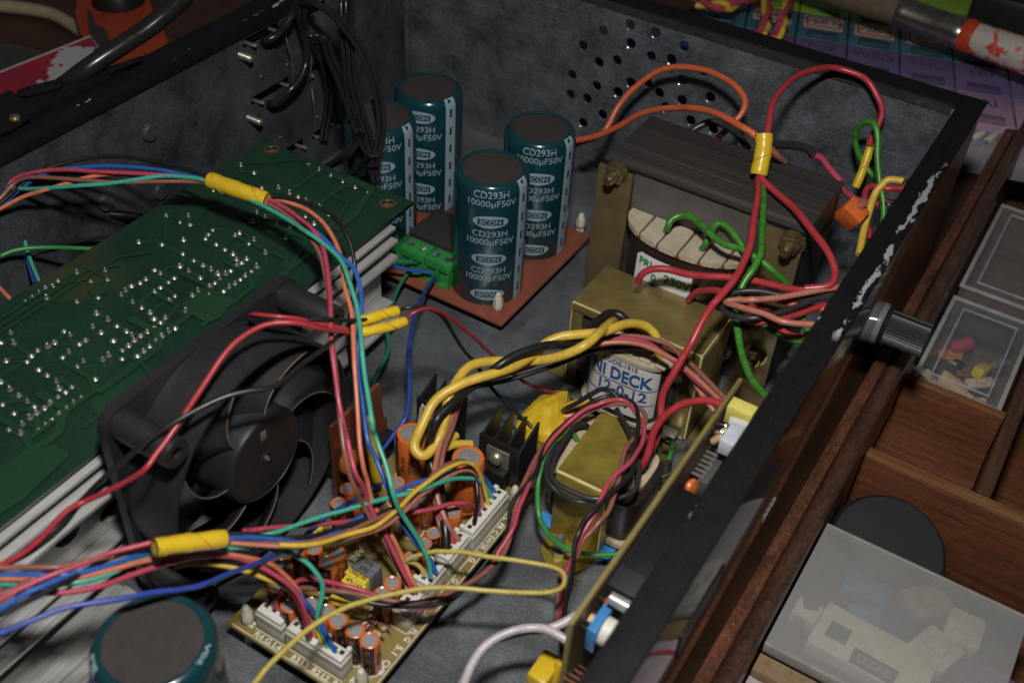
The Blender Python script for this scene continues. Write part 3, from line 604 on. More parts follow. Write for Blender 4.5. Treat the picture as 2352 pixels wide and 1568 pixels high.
BZN = M('yellow_zinc', (.45, .36, .2), rough=.28, metal=.9, c2=(.25, .19, .1), ns=3)
bolt(1408, 405, 37.8, .26, BT, BZN); bolt(1812, 567, 37.8, .27, BT, BZN); bolt(1728, 826, 37.8, .27, BT, BZN)
# coil bulging out of the front
def bulge(x0, x1, yb, yf, n=22, e=2.6):
    P = [(x1, yb)]; cx, hw = (x0 + x1) / 2, (x1 - x0) / 2
    for i in range(n + 1):
        a = PI * i / n; c, s = math.cos(a), math.sin(a)
        P.append((cx + hw * math.copysign(abs(c) ** (2 / e), c), yb - .0 - (yb - yf) * abs(s) ** (2 / e)))
    P.append((x0, yb)); return P
bm = bmesh.new(); prism(bm, bulge(-15.45, -10.1, 38.0, 36.3)[1:-1], 2.0, 6.95); K('coil', bm, WIND, BT)
def fl_front(x): return 38.02 - 1.9 * max(0, 1 - abs((x + 12.8) / 3.0) ** 2.3) ** .5
def seg_poly(xa, xb, n=8): return [(xa + (xb - xa) * i / n, fl_front(xa + (xb - xa) * i / n)) for i in range(n + 1)] + [(xb, 38.03), (xa, 38.03)]
cuts = [-15.8, -14.62, -13.65, -12.65, -11.7, -10.75, -9.8]
for xa, xb in zip(cuts, cuts[1:]):
    bm = bmesh.new(); prism(bm, seg_poly(xa + .045, xb - .045), 6.98, 7.24); bmesh.ops.bevel(bm, geom=bm.edges[:], offset=.03, segments=1, affect='EDGES'); K('flange_segment', bm, WAX, BT)
bm = bmesh.new(); prism(bm, seg_poly(-15.7, -9.9, 24), 6.96, 7.06); K('bobbin_flange', bm, COPPER, BT)
bm = bmesh.new(); prism(bm, seg_poly(-15.75, -9.85, 24), 1.6, 1.9); K('bobbin_flange', bm, WAX, BT)
# label on the coil
lab = at(1478, 595, 6.0)
def coil_front(x, yb=38.0, yf=36.3, cx=-12.775, hw=2.675, e=2.6):
    c = max(-1, min(1, (x - cx) / hw)); a = math.acos(math.copysign(abs(c) ** (e / 2), c)); return yb - (yb - yf) * abs(math.sin(a)) ** (2 / e)
bm = bmesh.new(); g = []
for i in range(13):
    x = -14.6 + 2.75 * i / 12; d = .22 if i in (0, 12) else 0; y = coil_front(x) - .015
    g.append((bm.verts.new((x, y, 4.2)), bm.verts.new((x, y, 6.35 - d))))
for A, D in zip(g, g[1:]): bm.faces.new((A[0], D[0], D[1], A[1]))
lb = K('label', bm, M('glossy_label', (.68, .70, .69), rough=.3, c2=(.62, .63, .62)), BT)
GIN = M('green_ink', (.03, .25, .07), rough=.5)
def on_coil(cx_, cz, tilt=0): return lambda a, b_: Vector((cx_ + a, coil_front(cx_ + a) - .03, cz + b_ + tilt * a))
K('label_print', join([glyphs('PRI', .5, on_coil(-14.1, 5.92), bold=.02), glyphs('230V', .60, on_coil(-12.5, 5.55), bold=.02), glyphs('0', .5, on_coil(-13.6, 5.35), bold=.02)]), GIN, lb)

MD = thing('deck_transformer', 'brass framed transformer with a white and blue paper label on its coil', 'transformer', (-12.8, 34.8, 0))
K('frame_top', B(-15.9, -9.75, 33.3, 36.35, 4.9, 5.02, bev=.04), GOLDF, MD)
K('frame_front_lip', B(-15.86, -9.8, 33.22, 33.31, 4.55, 4.93, bev=.03), GOLDF, MD)
for x0, x1 in ((-15.93, -15.8), (-9.85, -9.72)):
    K('frame_side', B(x0, x1, 33.25, 36.35, .1, 4.88, bev=.03), GOLDF, MD)
K('frame_leg', B(-10.55, -9.86, 33.16, 33.26, .1, 4.5, bev=.03), GOLDF, MD)
K('frame_leg', B(-15.78, -15.3, 33.2, 33.28, .1, 4.5, bev=.03), GOLDF, MD)
K('frame_foot', B(-17.0, -15.94, 33.6, 36.0, .02, .14, bev=.03), GOLDF, MD)
K('frame_foot', B(-9.7, -8.8, 33.4, 36.0, .02, .14, bev=.03), GOLDF, MD)
K('foot_plate', B(-12.6, -9.9, 29.9, 32.9, .03, .15, bev=.03), GOLDF, MD)
K('core_stack', join([B(-15.78, -9.87, 33.5, 36.2, 4.1, 4.88), B(-15.78, -14.6, 33.5, 36.2, .2, 4.09), B(-11.0, -9.87, 33.5, 36.2, .2, 4.09), B(-15.78, -9.87, 33.5, 36.2, .1, .19)]), LAM, MD)
bm = bmesh.new(); prism(bm, bulge(-14.5, -10.95, 33.6, 31.95, e=3.4)[1:-1], 1.05, 4.25); K('coil', bm, WIND, MD)
for z in (.85, 4.26):
    bm = bmesh.new(); prism(bm, bulge(-14.75, -10.7, 33.6, 31.88, e=3.4)[1:-1], z, z + .18); K('bobbin_flange', bm, WAX, MD)
for x in (-14.2, -13.4, -12.6, -11.8, -11.1): K('flange_lug', B(x - .24, x + .24, 32.1, 32.6, 4.45, 4.58, bev=.05), WAX, MD)
K('terminal_tab', B(-15.6, -14.6, 32.2, 32.9, .5, .65, bev=.03, mtx=None), ZINC, MD); K('terminal_tab', B(-11.0, -10.0, 32.3, 33.1, .5, .65, bev=.03), ZINC, MD)
def md_front(x, off=.05):
    c = max(-1, min(1, (x + 12.725) / 1.775)); a = math.acos(math.copysign(abs(c) ** 1.7, c)); return 33.6 - 1.65 * abs(math.sin(a)) ** (2 / 3.4) - off
bm = bmesh.new(); g = []
for i in range(25):
    x = -14.48 + 3.5 * i / 24; y = md_front(x, .02); g.append((bm.verts.new((x, y, 1.35)), bm.verts.new((x, y, 4.22))))
for A, D in zip(g, g[1:]): bm.faces.new((A[0], D[0], D[1], A[1]))
lb = K('label', bm, PAPER, MD)
BIN = M('blue_ink', (.03, .09, .30), rough=.5)
on_md = lambda cx_, cz: (lambda a, b_: Vector((cx_ + a, md_front(cx_ + a, .065), cz + b_)))
pr_ = [glyphs('CODE-1915', .33, on_md(-12.75, 4.04), bold=.004), glyphs('MINI DECK', .90, on_md(-11.3, 3.42), bold=.028, sx=.78, align='RIGHT'), glyphs('12-0-12', .78, on_md(-12.55, 2.6), bold=.014, sx=.95)]
for z in (2.99, 2.16):
    bm = bmesh.new(); g = []
    for i in range(21):
        x = -14.35 + 3.25 * i / 20; y = md_front(x, .06); zz = z - .0; g.append((bm.verts.new((x, y, zz - .02)), bm.verts.new((x, y, zz + .02))))
    for A, D in zip(g, g[1:]): bm.faces.new((A[0], D[0], D[1], A[1]))
    pr_.append(bm)
K('label_print', join(pr_), BIN, lb)

SHB = M('brass_edge_highlight', (.72, .60, .28), rough=.3, metal=.25, c2=(.58, .47, .2), ns=2)
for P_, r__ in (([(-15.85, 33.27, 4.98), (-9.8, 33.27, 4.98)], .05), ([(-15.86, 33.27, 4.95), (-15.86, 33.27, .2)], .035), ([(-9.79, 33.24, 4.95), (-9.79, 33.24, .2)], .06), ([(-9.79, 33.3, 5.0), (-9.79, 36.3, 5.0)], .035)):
    bm = bmesh.new(); tube(bm, P_, r__, seg=8, n=1); K('frame_highlight', bm, SHB, MD)  # thin added beads, the frame's highlight lines put into pale brass colour
ST = thing('signal_transformer', 'small shiny brass strapped transformer bolted to the floor of the case near the front', 'transformer', (-11, 27.5, 0))
# strap with a chamfered far end
poly = [(-12.1, 25.65), (-9.95, 25.75), (-10.12, 28.0), (-11.15, 29.5), (-12.2, 29.3)]
bm = bmesh.new(); prism(bm, poly, 3.62, 3.74); bmesh.ops.bevel(bm, geom=[e for e in bm.edges], offset=.05, segments=2, affect='EDGES'); K('strap_top', bm, BRASS, ST)
K('strap_front', B(-12.08, -9.98, 25.55, 25.68, .1, 3.6, bev=.04), BRASS, ST)
K('strap_edge', B(-10.06, -9.9, 25.5, 25.62, .1, 3.58, bev=.06), BRASS, ST)
K('strap_side', B(-9.98, -9.86, 25.7, 26.6, .1, 3.6, bev=.04), BRASS, ST)
K('strap_back', B(-12.1, -11.2, 29.35, 29.48, .1, 3.6, bev=.04), BRASS, ST)
K('core_stack', B(-12.05, -10.0, 25.8, 29.3, .4, 3.55), LAM, ST)
P = []
for i in range(13):
    a = PI * i / 12; P.append((-11.0 - 1.05 * math.cos(a) * 1.0, 25.2 - 1.15 * math.sin(a)))
bm = bmesh.new(); prism(bm, P + [(-9.95, 25.66), (-12.05, 25.66)], .04, .14); K('mounting_foot', bm, BRASS, ST)
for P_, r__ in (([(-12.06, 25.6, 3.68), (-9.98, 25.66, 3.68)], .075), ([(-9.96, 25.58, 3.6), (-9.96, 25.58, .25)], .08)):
    bm = bmesh.new(); tube(bm, P_, r__, seg=10, n=1); K('bend_highlight', bm, SHB, ST)  # added beads whose pale colour stands for highlights along the strap's bends
sc = K('bolt', LA([(.36, .15), (.36, .42), (.33, .46)], o=(-11.25, 24.85, 0), seg=6), ZINC, ST, smooth=False)
pr = []
for k in range(8): pr += [(.2, .46 + .08 * k), (.165, .5 + .08 * k)]
K('bolt_thread', LA(pr + [(.14, 1.12), (.02, 1.12)], o=(-11.25, 24.85, 0), seg=12), ZINC, ST)
bm = bmesh.new()
def sideb(x0, x1, y0, y1, z0, z1, mat, name):
    P = []; cy, hw = (y0 + y1) / 2, (y1 - y0) / 2
    for i in range(19):
        a = -PI / 2 + PI * i / 18; c, s = math.cos(a), math.sin(a)
        P.append((x0 + (x1 - x0) * abs(c) ** .6, cy + hw * math.copysign(abs(s) ** .6, s)))
    bm = bmesh.new(); prism(bm, P, z0, z1); return K(name, bm, mat, ST)
sideb(-9.85, -8.95, 26.2, 29.2, .75, 2.75, WIND, 'coil'); sideb(-9.85, -8.6, 26.0, 29.5, .5, .72, BEIGE, 'bobbin_flange'); sideb(-9.85, -9.2, 26.9, 29.2, 2.78, 2.98, BEIGE, 'bobbin_flange')
sideb(-12.15, -12.9, 26.0, 29.5, 3.0, 3.2, BEIGE, 'bobbin_flange'); sideb(-12.15, -12.7, 26.1, 29.4, .7, 2.98, WIND, 'coil')
bx_ = M('sky_blue_tape', (.05, .27, .62), rough=.4)
K('insulation_flap', B(-12.75, -12.1, 25.6, 26.2, .16, .3, mtx=None), bx_, ST); K('insulation_flap', B(-9.95, -9.4, 25.5, 26.2, .16, .3), bx_, ST)
# ================================================================== control board
CP = thing('tone_board', 'tan tone control board with white printing, packed with orange capacitors and white sockets', 'circuit board', (-16, 20.5, 1))
TAN = M('tan_epoxy_board', (.245, .165, .042), rough=.32, grain=.12, c2=(.15, .13, .048), ns=.28, coat=.2, speck=(.4, .33, .2), speck_amt=.12, speck_scale=9)
K('board', B(-19.15, -13.22, 14.85, 26.35, .95, 1.1, bev=.02), TAN, CP)
K('board_underside', B(-19.1, -13.25, 14.9, 26.3, .925, .948), M('green_underside', (.02, .10, .03), rough=.4), CP)
def zmap(x, y, u, v, z=1.108): return plane_map((x, y, z), u, v)
txt = []
for s_, px, py in (('R4 G L4', 0, 0),):
    txt.append(glyphs('R4 G L4', .30, zmap(-17.45, 15.09, (1, 0, 0), (0, 1, 0)), bold=.008, sx=1.15))
txt.append(glyphs('R3 L3', .30, zmap(-16.0, 15.08, (1, 0, 0), (0, 1, 0)), bold=.008)); txt.append(glyphs('R2 L2', .30, zmap(-15.1, 15.08, (1, 0, 0), (0, 1, 0)), bold=.008)); txt.append(glyphs('R1 L1', .30, zmap(-14.2, 15.08, (1, 0, 0), (0, 1, 0)), bold=.008))
dn = ((0, -1, 0), (1, 0, 0))
txt.append(glyphs('STEREO', .36, zmap(-14.0, 14.95 + .75, *dn), bold=.01, sx=.9))
for s_, y in (('L', 24.85), ('FL', 24.45), ('FR', 23.98), ('C', 23.6), ('SW', 23.2), ('SR', 22.78), ('SL', 22.36), ('G', 22.0), ('5', 21.3), ('G', 20.85), ('C', 20.4), ('D', 19.95), ('FR', 18.9), ('FL', 18.2), ('G', 17.85)):
    txt.append(glyphs(s_, .30, zmap(-13.46, y, *dn), bold=.008))
txt.append(glyphs('5.1  O/P', .36, zmap(-13.50, 16.85, *dn), bold=.008, sx=1.1))
for s_, x, y, sz in (('AN', -15.3, 19.9, .4), ('ANI IE', -17.2, 19.6, .4), ('S', -15.6, 18.6, .5), ('(', -15.8, 19.2, .4), ('K', -15.6, 20.8, .3), ('T', -15.2, 21.4, .3), ('52', -18.3, 24.6, .34), ('JRL', -14.3, 16.9, .34), ('IC', -16.4, 23.3, .34), ('C1', -14.3, 21.7, .3), ('RE', -18.35, 15.3, .26)):
    txt.append(glyphs(s_, sz, zmap(x, y, *dn), bold=.008))
def bar(x0, x1, y0, y1): return B(x0, x1, y0, y1, 1.102, 1.109)
lines = [bar(-18.95, -13.4, 14.92, 14.95), bar(-13.29, -13.26, 15.0, 26.2), bar(-13.62, -13.59, 18.0, 25.0), bar(-18.15, -16.85, 15.25, 15.28), bar(-16.8, -14.3, 15.25, 15.28), bar(-17.9, -16.9, 14.98, 15.0), bar(-16.4, -13.8, 14.98, 15.0), bar(-16.3, -15.3, 17.1, 17.13), bar(-15.3, -15.27, 17.13, 18.6), bar(-16.4, -16.37, 17.5, 19.3), bar(-14.35, -14.32, 18.0, 18.3), bar(-14.35, -13.6, 17.98, 18.01), bar(-14.9, -14.87, 16.4, 17.4)]
K('silkscreen', join(txt + lines), SILK, CP, smooth=False)
# small sockets with open tops
def socket(x0, x1, y0, y1, label, lock, n, along):
    t = thing('wire_socket', label, 'connector', ((x0 + x1) / 2, (y0 + y1) / 2, 1.1), 'white wire sockets on the tan board')
    bm = bmesh.new(); z0, z1 = 1.105, 1.9; w = .07
    box(bm, x0, x1, y0, y1, z0, z1 - .25, bev=.03)
    box(bm, x0, x1, y0, y0 + w, z1 - .249, z1 + .05, bev=.015); box(bm, x0, x1, y1 - w, y1, z1 - .249, z1 + .05, bev=.015)
    box(bm, x0, x0 + w, y0 + w + .001, y1 - w - .001, z1 - .249, z1 + .05, bev=.015); box(bm, x1 - w, x1, y0 + w + .001, y1 - w - .001, z1 - .249, z1 + .05, bev=.015)
    K('housing', bm, M('socket_nylon', (.50, .475, .41), rough=.42, c2=(.44, .41, .35), ns=1.5), t)
    bm = bmesh.new(); m = .05; box(bm, x0 + m, x1 - m, y0 + m, y1 - m, z1 - .15, z1 + .27, bev=.04)
    if along == 'x':
        box(bm, x0 + .02, x0 + .18, y1 - .12, y1 + .07, z1 + .06, z1 + .36, bev=.02); box(bm, x1 - .18, x1 - .02, y1 - .12, y1 + .07, z1 + .06, z1 + .36, bev=.02)
    else:
        box(bm, x0 - .07, x0 + .12, y0 + .02, y0 + .18, z1 + .06, z1 + .34, bev=.02); box(bm, x0 - .07, x0 + .12, y1 - .18, y1 - .02, z1 + .06, z1 + .34, bev=.02)
    K('plug', bm, WHITE, t)
    for k in range(n):
        f = (k + .5) / n
        if along == 'x': q = (x0 + .08 + (x1 - x0 - .16) * f, (y0 + y1) / 2 + .06)
        else: q = ((x0 + x1) / 2 - .04, y0 + .08 + (y1 - y0 - .16) * f)
        K('pin_hole', B(q[0] - .085, q[0] + .085, q[1] - .085, q[1] + .085, z1 + .262, z1 + .276), M('deep_slot', (.03, .028, .025), rough=.9), t)
    return t
socket(-18.12, -16.93, 15.3, 15.95, 'three way white socket at the left end of the board front edge', 1, 3, 'x')
socket(-16.78, -15.42, 15.3, 15.93, 'middle white socket of the board front edge, under the crossing yellow wire', 1, 4, 'x')
socket(-15.39, -14.32, 15.3, 15.9, 'white socket at the near end of the front edge, green and blue wires entering', 1, 3, 'x')
socket(-14.22, -13.64, 22.3, 24.85, 'longest white socket, seven wires plugged in a row', 1, 7, 'y')
socket(-14.3, -13.7, 20.78, 22.24, 'white socket with black, brown and red wires beside the longest one', 1, 4, 'y')
socket(-14.32, -13.7, 19.45, 20.62, 'white socket with the teal, blue and looped yellow wire ends', 1, 3, 'y')
socket(-14.28, -13.6, 18.1, 19.15, 'white socket under the drooping black, brown and pink wires', 1, 3, 'y')
# electrolytic capacitors
ORG = M('orange_cap_sleeve', (.60, .145, .028), rough=.25, c2=(.52, .115, .024), ns=1.2, coat=.25)
BKP = M('black_cap_print', (.02, .017, .016), rough=.35)
CTOP = M('cap_top_aluminium', (.55, .54, .52), rough=.45, metal=.7, c2=(.4, .39, .38), ns=5)
def elco(loc, r, h, rot, label, dark=.62, group='small orange capacitors on the tan board'):
    t = thing('electrolytic_capacitor', label, 'capacitor', (0, 0, 0), group)
    obj('sleeve', LA([(r * .93, 0), (r, .04), (r, .13), (r * .95, .18), (r, .23), (r, h - .12), (r * .93, h - .02), (r * .80, h), (r * .70, h - .02)], seg=24, cap1=False), ORG, t)
    top = obj('top', LA([(r * .72, h - .025), (.02, h - .02)], seg=20), CTOP, t)
    obj('vent_score', join([B(-r * .6, r * .6, -.012, .012, h - .02, h - .012), B(-.012, .012, 0, r * .6, h - .02, h - .011)]), M('score_line', (.3, .29, .28), rough=.6), top)
    bm = bmesh.new(); n = 8; g = []
    for z, off in ((.06, .006), (h - .12, .006), (h - .02, .004 - r * .065)):
        g.append([bm.verts.new(((r + off) * math.cos(-dark + 2 * dark * i / n), (r + off) * math.sin(-dark + 2 * dark * i / n), z + (.004 if off < 0 else 0))) for i in range(n + 1)])
    for A, D in zip(g, g[1:]):
        for i in range(n): bm.faces.new((A[i], A[i + 1], D[i + 1], D[i]))
    st = obj('polarity_stripe', bm, BKP, t)
    bm = bmesh.new(); f = cyl_map((0, 0, 0), r + .012, 0); z = .25
    while z < h - .3:
        for (a0, a1, b0, b1) in ((-.07, .07, 0, .03), (-.07, .07, .17, .2), (-.07, -.04, .03, .17), (.04, .07, .03, .17)):
            vs = [bm.verts.new(f(a, z + b_)) for a, b_ in ((a0, b0), (a1, b0), (a1, b1), (a0, b1))]; bm.faces.new(vs)
        z += .5
    obj('stripe_mark', bm, ORG, st)
    fl = lambda a0: (lambda a, b_: Vector(((r + .008) * math.cos(a0 + b_ / r), (r + .008) * math.sin(a0 + b_ / r), h * .5 + a)))
    obj('lettering', join([glyphs('22µF 63V', min(.2, r * .55) * (1 if h < 2 else 1.2), fl(s_), bold=.004) for s_ in (dark + .45, dark + .95, -dark - .45, -dark - .95, dark + 1.5)]), BKP, t)
    obj('base_ring', LA([(r + .035, .004), (r + .035, .012), (r + .075, .012), (r + .075, .004)], seg=28, cap0=False, cap1=False), SILK, t)
    t.location = loc; t.rotation_euler = (0, 0, rot); return t
LO = 'small orange capacitors on the tan board'
big = elco((-17.75, 24.1, 1.1), .62, 2.55, -2.35, 'fat orange capacitor with the yellow wire loop hanging beside it', .35, 'fat orange capacitors')
elco((-15.15, 24.15, 1.1), .64, 2.75, 2.4, 'fat orange capacitor in front of the right finned heat sink', .35, 'fat orange capacitors')
proto = elco((0, 0, 0), .36, 1.62, 0, 'x')
def c1(x, y): return (744.8 + x * .22498, 882 + y * .22498)
def c2(x, y): return (509.6 + x * .225, 1215.2 + y * .225)
def c3(x, y): return (882 + x * .1837, 1038.8 + y * .1837)
sm = [(c2(1510, 1125), 1.62, 1, -1.15, 'small orange capacitor standing alone nearest the 5.1 O/P lettering'),
      (c2(1360, 1020), 1.62, 1, -1.2, 'small orange capacitor just left of the lone one by the 5.1 O/P lettering'),
      (c2(1190, 930), 1.62, 1, -.5, 'small orange capacitor below the two striped resistors, third from the near edge'),
      (c2(1070, 830), 1.6, .95, 2.2, 'small orange capacitor under the thin yellow wire crossing the board'),
      (c2(1740, 540), 1.6, .92, -1.2, 'small orange capacitor right of the grey block capacitors'),
      (c2(1640, 650), 1.6, .92, -1.6, 'small orange capacitor behind the two striped resistors'),
      (c2(1170, 240), 1.62, 1, -1.9, 'small orange capacitor left of the grey block capacitors'),
      (c2(1080, 330), 1.62, 1, -1.2, 'dark striped orange capacitor left of the yellow block capacitors'),
      (c2(760, 210), 1.6, .95, -.9, 'orange capacitor under the black, blue and brown bundle'),
      (c2(940, 190), 1.3, .9, -1.0, 'orange capacitor behind the bundle, next to the slanted yellow block'),
      (c2(620, 370), 1.62, 1.05, -1.4, 'dark orange capacitor at the far left edge of the tan board'),
      (c2(560, 560), 1.5, 1, -1.3, 'black striped capacitor nearest the ivory peg on the left corner'),
      (c2(690, 770), 1.6, .95, -1.57, 'black fronted capacitor right behind the three way socket'),
      (c2(790, 820), 1.5, .8, -1.2, 'narrow orange capacitor behind the three way socket, second in line'),
      (c2(930, 750), 1.6, .9, -1.2, 'orange capacitor peeping between the teal and blue wires'),
      (c2(1940, 280), 1.45, .9, -1.6, 'orange capacitor beside the socket with the looped yellow wire'),
      (c3(510, 1130), 1.45, .82, .2, 'orange capacitor next to the teal and blue wires, left of the four way socket'),
      (c3(620, 1000), 1.5, .85, -.7, 'orange capacitor left of the black wire, second from the four way socket'),
      (c3(860, 740), 1.55, .95, 2.4, 'bright orange capacitor between the two long wire sockets'),
      (c3(520, 580), 1.5, .95, .6, 'orange capacitor in the shade under the green and yellow wires'),
      (c3(350, 640), 1.5, 1.05, 2.3, 'orange capacitor under the salmon wire in the middle of the board'),
      (c3(160, 370), 1.15, .95, 2.4, 'short orange capacitor in front of the fat one with the yellow loop'),
      (c1(235, 1060), 1.6, .88, -1.9, 'orange capacitor at the foot of the upright brown board'),
      (c1(145, 1210), 1.6, .9, -2.0, 'orange capacitor nearest the fan, under the teal wire'),
      (c1(290, 1240), 1.3, .8, -1.4, 'orange capacitor half hidden by the blue wire near the brown board'),
      (c1(660, 945), 1.0, .55, 0, 'tiny orange capacitor tucked behind the short one')]
for (px, py), h, s, rot, lab in sm:
    p = at(px, py, 1.1 + h * s)
    if sm[0][4] == lab: t = proto; t['label'] = lab
    else: t = dup(proto, (0, 0, 0), lab)
    t.location = (p.x, p.y, 1.105); t.rotation_euler = (0, 0, rot); t.scale = (s, s, s * h / 1.62)
# block film capacitors
GRYC = M('grey_block', (.115, .12, .13), rough=.5, c2=(.10, .105, .115)); YELC = M('yellow_block', (.66, .52, .05), rough=.4, c2=(.6, .46, .045))
for k, (px, py, mt, tx, h, lab) in enumerate(((1348, 548, YELC, '47n J 63', .95, 'yellow block capacitor marked 47n J 63, nearest of its row'), (1385, 462, YELC, '150nJ100', 1.0, 'yellow block capacitor marked 150nJ100'), (1448, 405, GRYC, '223J', 1.1, 'grey block capacitor marked 223J, next to the yellow ones'), (1505, 345, GRYC, '223J', 1.12, 'grey block capacitor farthest from the yellow ones, its mark partly cut'))):
    p = at(*c2(px, py), 1.1 + h); w = .46
    t = thing('block_capacitor', lab, 'capacitor', (p.x, p.y, 1.1), 'block capacitors in a row')
    K('case', B(p.x - w, p.x + w, p.y - .17, p.y + .165, 1.11, 1.1 + h, bev=.03), mt, t)
    K('lettering', glyphs(tx, .22, plane_map((p.x, p.y, 1.1 + h + .006), (1, 0, 0), (0, 1, 0)), bold=.006, sx=.95), BKP, t)
p = at(*c2(960, 60), 1.9); t = thing('block_capacitor', 'yellow block capacitor under the wire bundle, printed 100', 'capacitor', (p.x, p.y, 1.1), 'block capacitors in a row')
K('case', B(p.x - .17, p.x + .17, p.y - .45, p.y + .45, 1.11, 1.9, bev=.03), YELC, t); K('lettering', glyphs('1100', .22, plane_map((p.x, p.y, 1.906), (0, 1, 0), (-1, 0, 0)), bold=.006), BKP, t)
p = at(*c2(1240, 720), 1.5); t = thing('block_capacitor', 'flat yellow block capacitor in the shade below the drooping wires', 'capacitor', (p.x, p.y, 1.1), 'block capacitors in a row')
K('case', B(p.x - .5, p.x + .5, p.y - .4, p.y + .1, 1.11, 1.5, bev=.03), YELC, t); K('lettering', glyphs('104J', .2, plane_map((p.x, p.y - .15, 1.506), (1, 0, 0), (0, 1, 0))), BKP, t)
# resistors
RES = M('resistor_tan', (.55, .40, .22), rough=.4, c2=(.48, .34, .19))
for k, (px, py, lab) in enumerate(((1585, 950, 'striped tan resistor nearer the drooping wires'), (1525, 1025, 'striped tan resistor nearer the lone orange capacitor'))):
    p = at(*c2(px, py), 1.3); t = thing('resistor', lab, 'resistor', (p.x, p.y, 1.1), 'striped resistors')
    ax = (1, -.12, 0)
    bd = K('body', LA([(.04, -.44), (.13, -.36), (.15, -.28), (.12, -.18), (.12, .18), (.15, .28), (.13, .36), (.04, .44)], o=(p.x, p.y, 1.3), axis=ax, seg=14), RES, t)
    for j, (h0, c) in enumerate(((-.26, (.35, .02, .02)), (-.1, (.16, .05, .22)), (.04, (.35, .02, .02)), (.25, (.5, .36, .06)))):
        rr = .153 if abs(h0) > .2 else .124
        K('colour_band', LA([(rr, h0), (rr, h0 + .08)], o=(p.x, p.y, 1.3), axis=ax, seg=14, cap0=False, cap1=False), M('band%d' % j if j else 'band_red', c, rough=.4), bd)
    for s_ in (-1, 1):
        u = Vector(ax).normalized(); e = Vector((p.x, p.y, 1.3)) + u * .42 * s_
        bm = bmesh.new(); tube(bm, [e, e + u * .18 * s_, e + u * .22 * s_ + Vector((0, 0, -.2))], .03, seg=6); K('lead', bm, TIN, t)
# finned heat sinks with regulators
HSB = M('black_anodised', (.014, .013, .013), rough=.35, metal=.3, c2=(.02, .019, .018), ns=1, speck=(.2, .18, .16), speck_amt=.35, speck_scale=11)
def fin_sink(x0, x1, y, z1, fins, label, tab=True, dz=0):
    t = thing('finned_sink', label, 'heat sink', ((x0 + x1) / 2, y, 1.1), 'black finned heat sinks')
    K('back_plate', B(x0, x1, y, y + .16, 1.15, z1, bev=.02), HSB, t)
    n = len(fins)
    for k, (xf, ln) in enumerate(fins):
        bm = bmesh.new(); prism(bm, [(y + .15, 1.2), (y + .15 + ln * .85, 1.2), (y + .15 + ln, z1 + .45), (y + .15, z1 - .01)], xf - .05, xf + .05, lambda u, v, w: Vector((w, u, v))); K('fin', bm, HSB, t)
    xm = (x0 + x1) / 2
    tb = K('regulator_tab', B(xm - .52, xm + .52, y - .11, y - .005, z1 - 1.25, z1 - .28, bev=.03), ZINC, t)
    K('regulator_body', B(xm - .54, xm + .54, y - .5, y - .01, z1 - 2.1, z1 - 1.15, bev=.04), BPL, t)
    K('screw', LA([(.34, 0), (.33, .08), (.26, .2), (.12, .26), (.02, .27)], o=(xm - .05, y - .11, z1 - .75), axis=(0, -1, 0), seg=18), ZINC, t)
    for q in (-.3, 0, .3): K('leg', B(xm + q - .04, xm + q + .04, y - .35, y - .28, 1.11, z1 - 2.1), TIN, t)
    return t
fin_sink(-15.75, -13.85, 25.85, 3.3, [(-15.65, 1.35), (-15.1, 1.35), (-14.5, 1.35), (-13.93, 1.35)], 'black comb shaped heat sink with a big silver screw, beside the long white socket')
hs1 = fin_sink(-18.85, -17.05, 25.95, 3.45, [(-18.75, 1.1), (-18.2, 1.0), (-17.1, .9)], 'black heat sink behind the yellow wire loop, its screw smeared with white paste')
bm = bmesh.new(); prism(bm, [(-18.78, 2.1), (-18.6, 1.9), (-18.5, 2.3), (-18.42, 2.6), (-18.3, 2.95), (-18.4, 3.2), (-18.55, 3.3), (-18.66, 3.0), (-18.7, 2.6)], 25.90, 25.945, lambda u, v, w: Vector((u, w, v))); K('white_paste', bm, M('thermal_paste', (.5, .5, .48), rough=.7, bump=.5, bs=9), hs1)
# upright brown board with parts
VB = thing('upright_board', 'small brown circuit board standing on edge between the fan and the tan board', 'circuit board', (-19.8, 23.4, .9))
BRN = M('brown_upright_board', (.17, .05, .02), rough=.4, c2=(.13, .04, .018), ns=1, coat=.2)
bm = bmesh.new(); prism(bm, [(21.7, .5), (25.05, .5), (25.05, 2.6), (24.85, 2.7), (24.7, 4.75), (23.85, 4.75), (23.7, 4.45), (23.25, 4.45), (23.2, 4.78), (21.75, 4.8)], -19.84, -19.68, lambda u, v, w: Vector((w, u, v))); K('board', bm, BRN, VB, smooth=False)
for k in range(5): K('solder_joint', LA([(.06, 0), (.02, .05)], o=(-19.68, 22.7, 4.2 - k * .24), axis=(1, 0, 0), seg=6), TIN, VB)
p = atx(*c1(270, 800), -19.2); K('disc_capacitor', LA([(.04, -.28), (.35, -.2), (.5, -.06), (.5, .06), (.35, .2), (.04, .28)], o=(-19.3, p.y, p.z), axis=(1, 0, .2), seg=22), M('orange_disc', (.62, .17, .025), rough=.3), VB)
K('header', B(-19.6, -19.2, 24.2, 24.9, 1.3, 2.2, bev=.03), BPL, VB)
standoff(at(*c2(255, 860), 1.5), 1.1, .85, 'ivory peg on the left corner of the tan board', SG, .25)
standoff(at(*c1(1945, 1130), 1.5), 1.1, .95, 'ivory peg beside the longest white socket', SG, .22)
standoff(at(*c2(1425, 1530), 1.3), 1.1, .8, 'ivory peg next to the STEREO lettering', SG, .24)

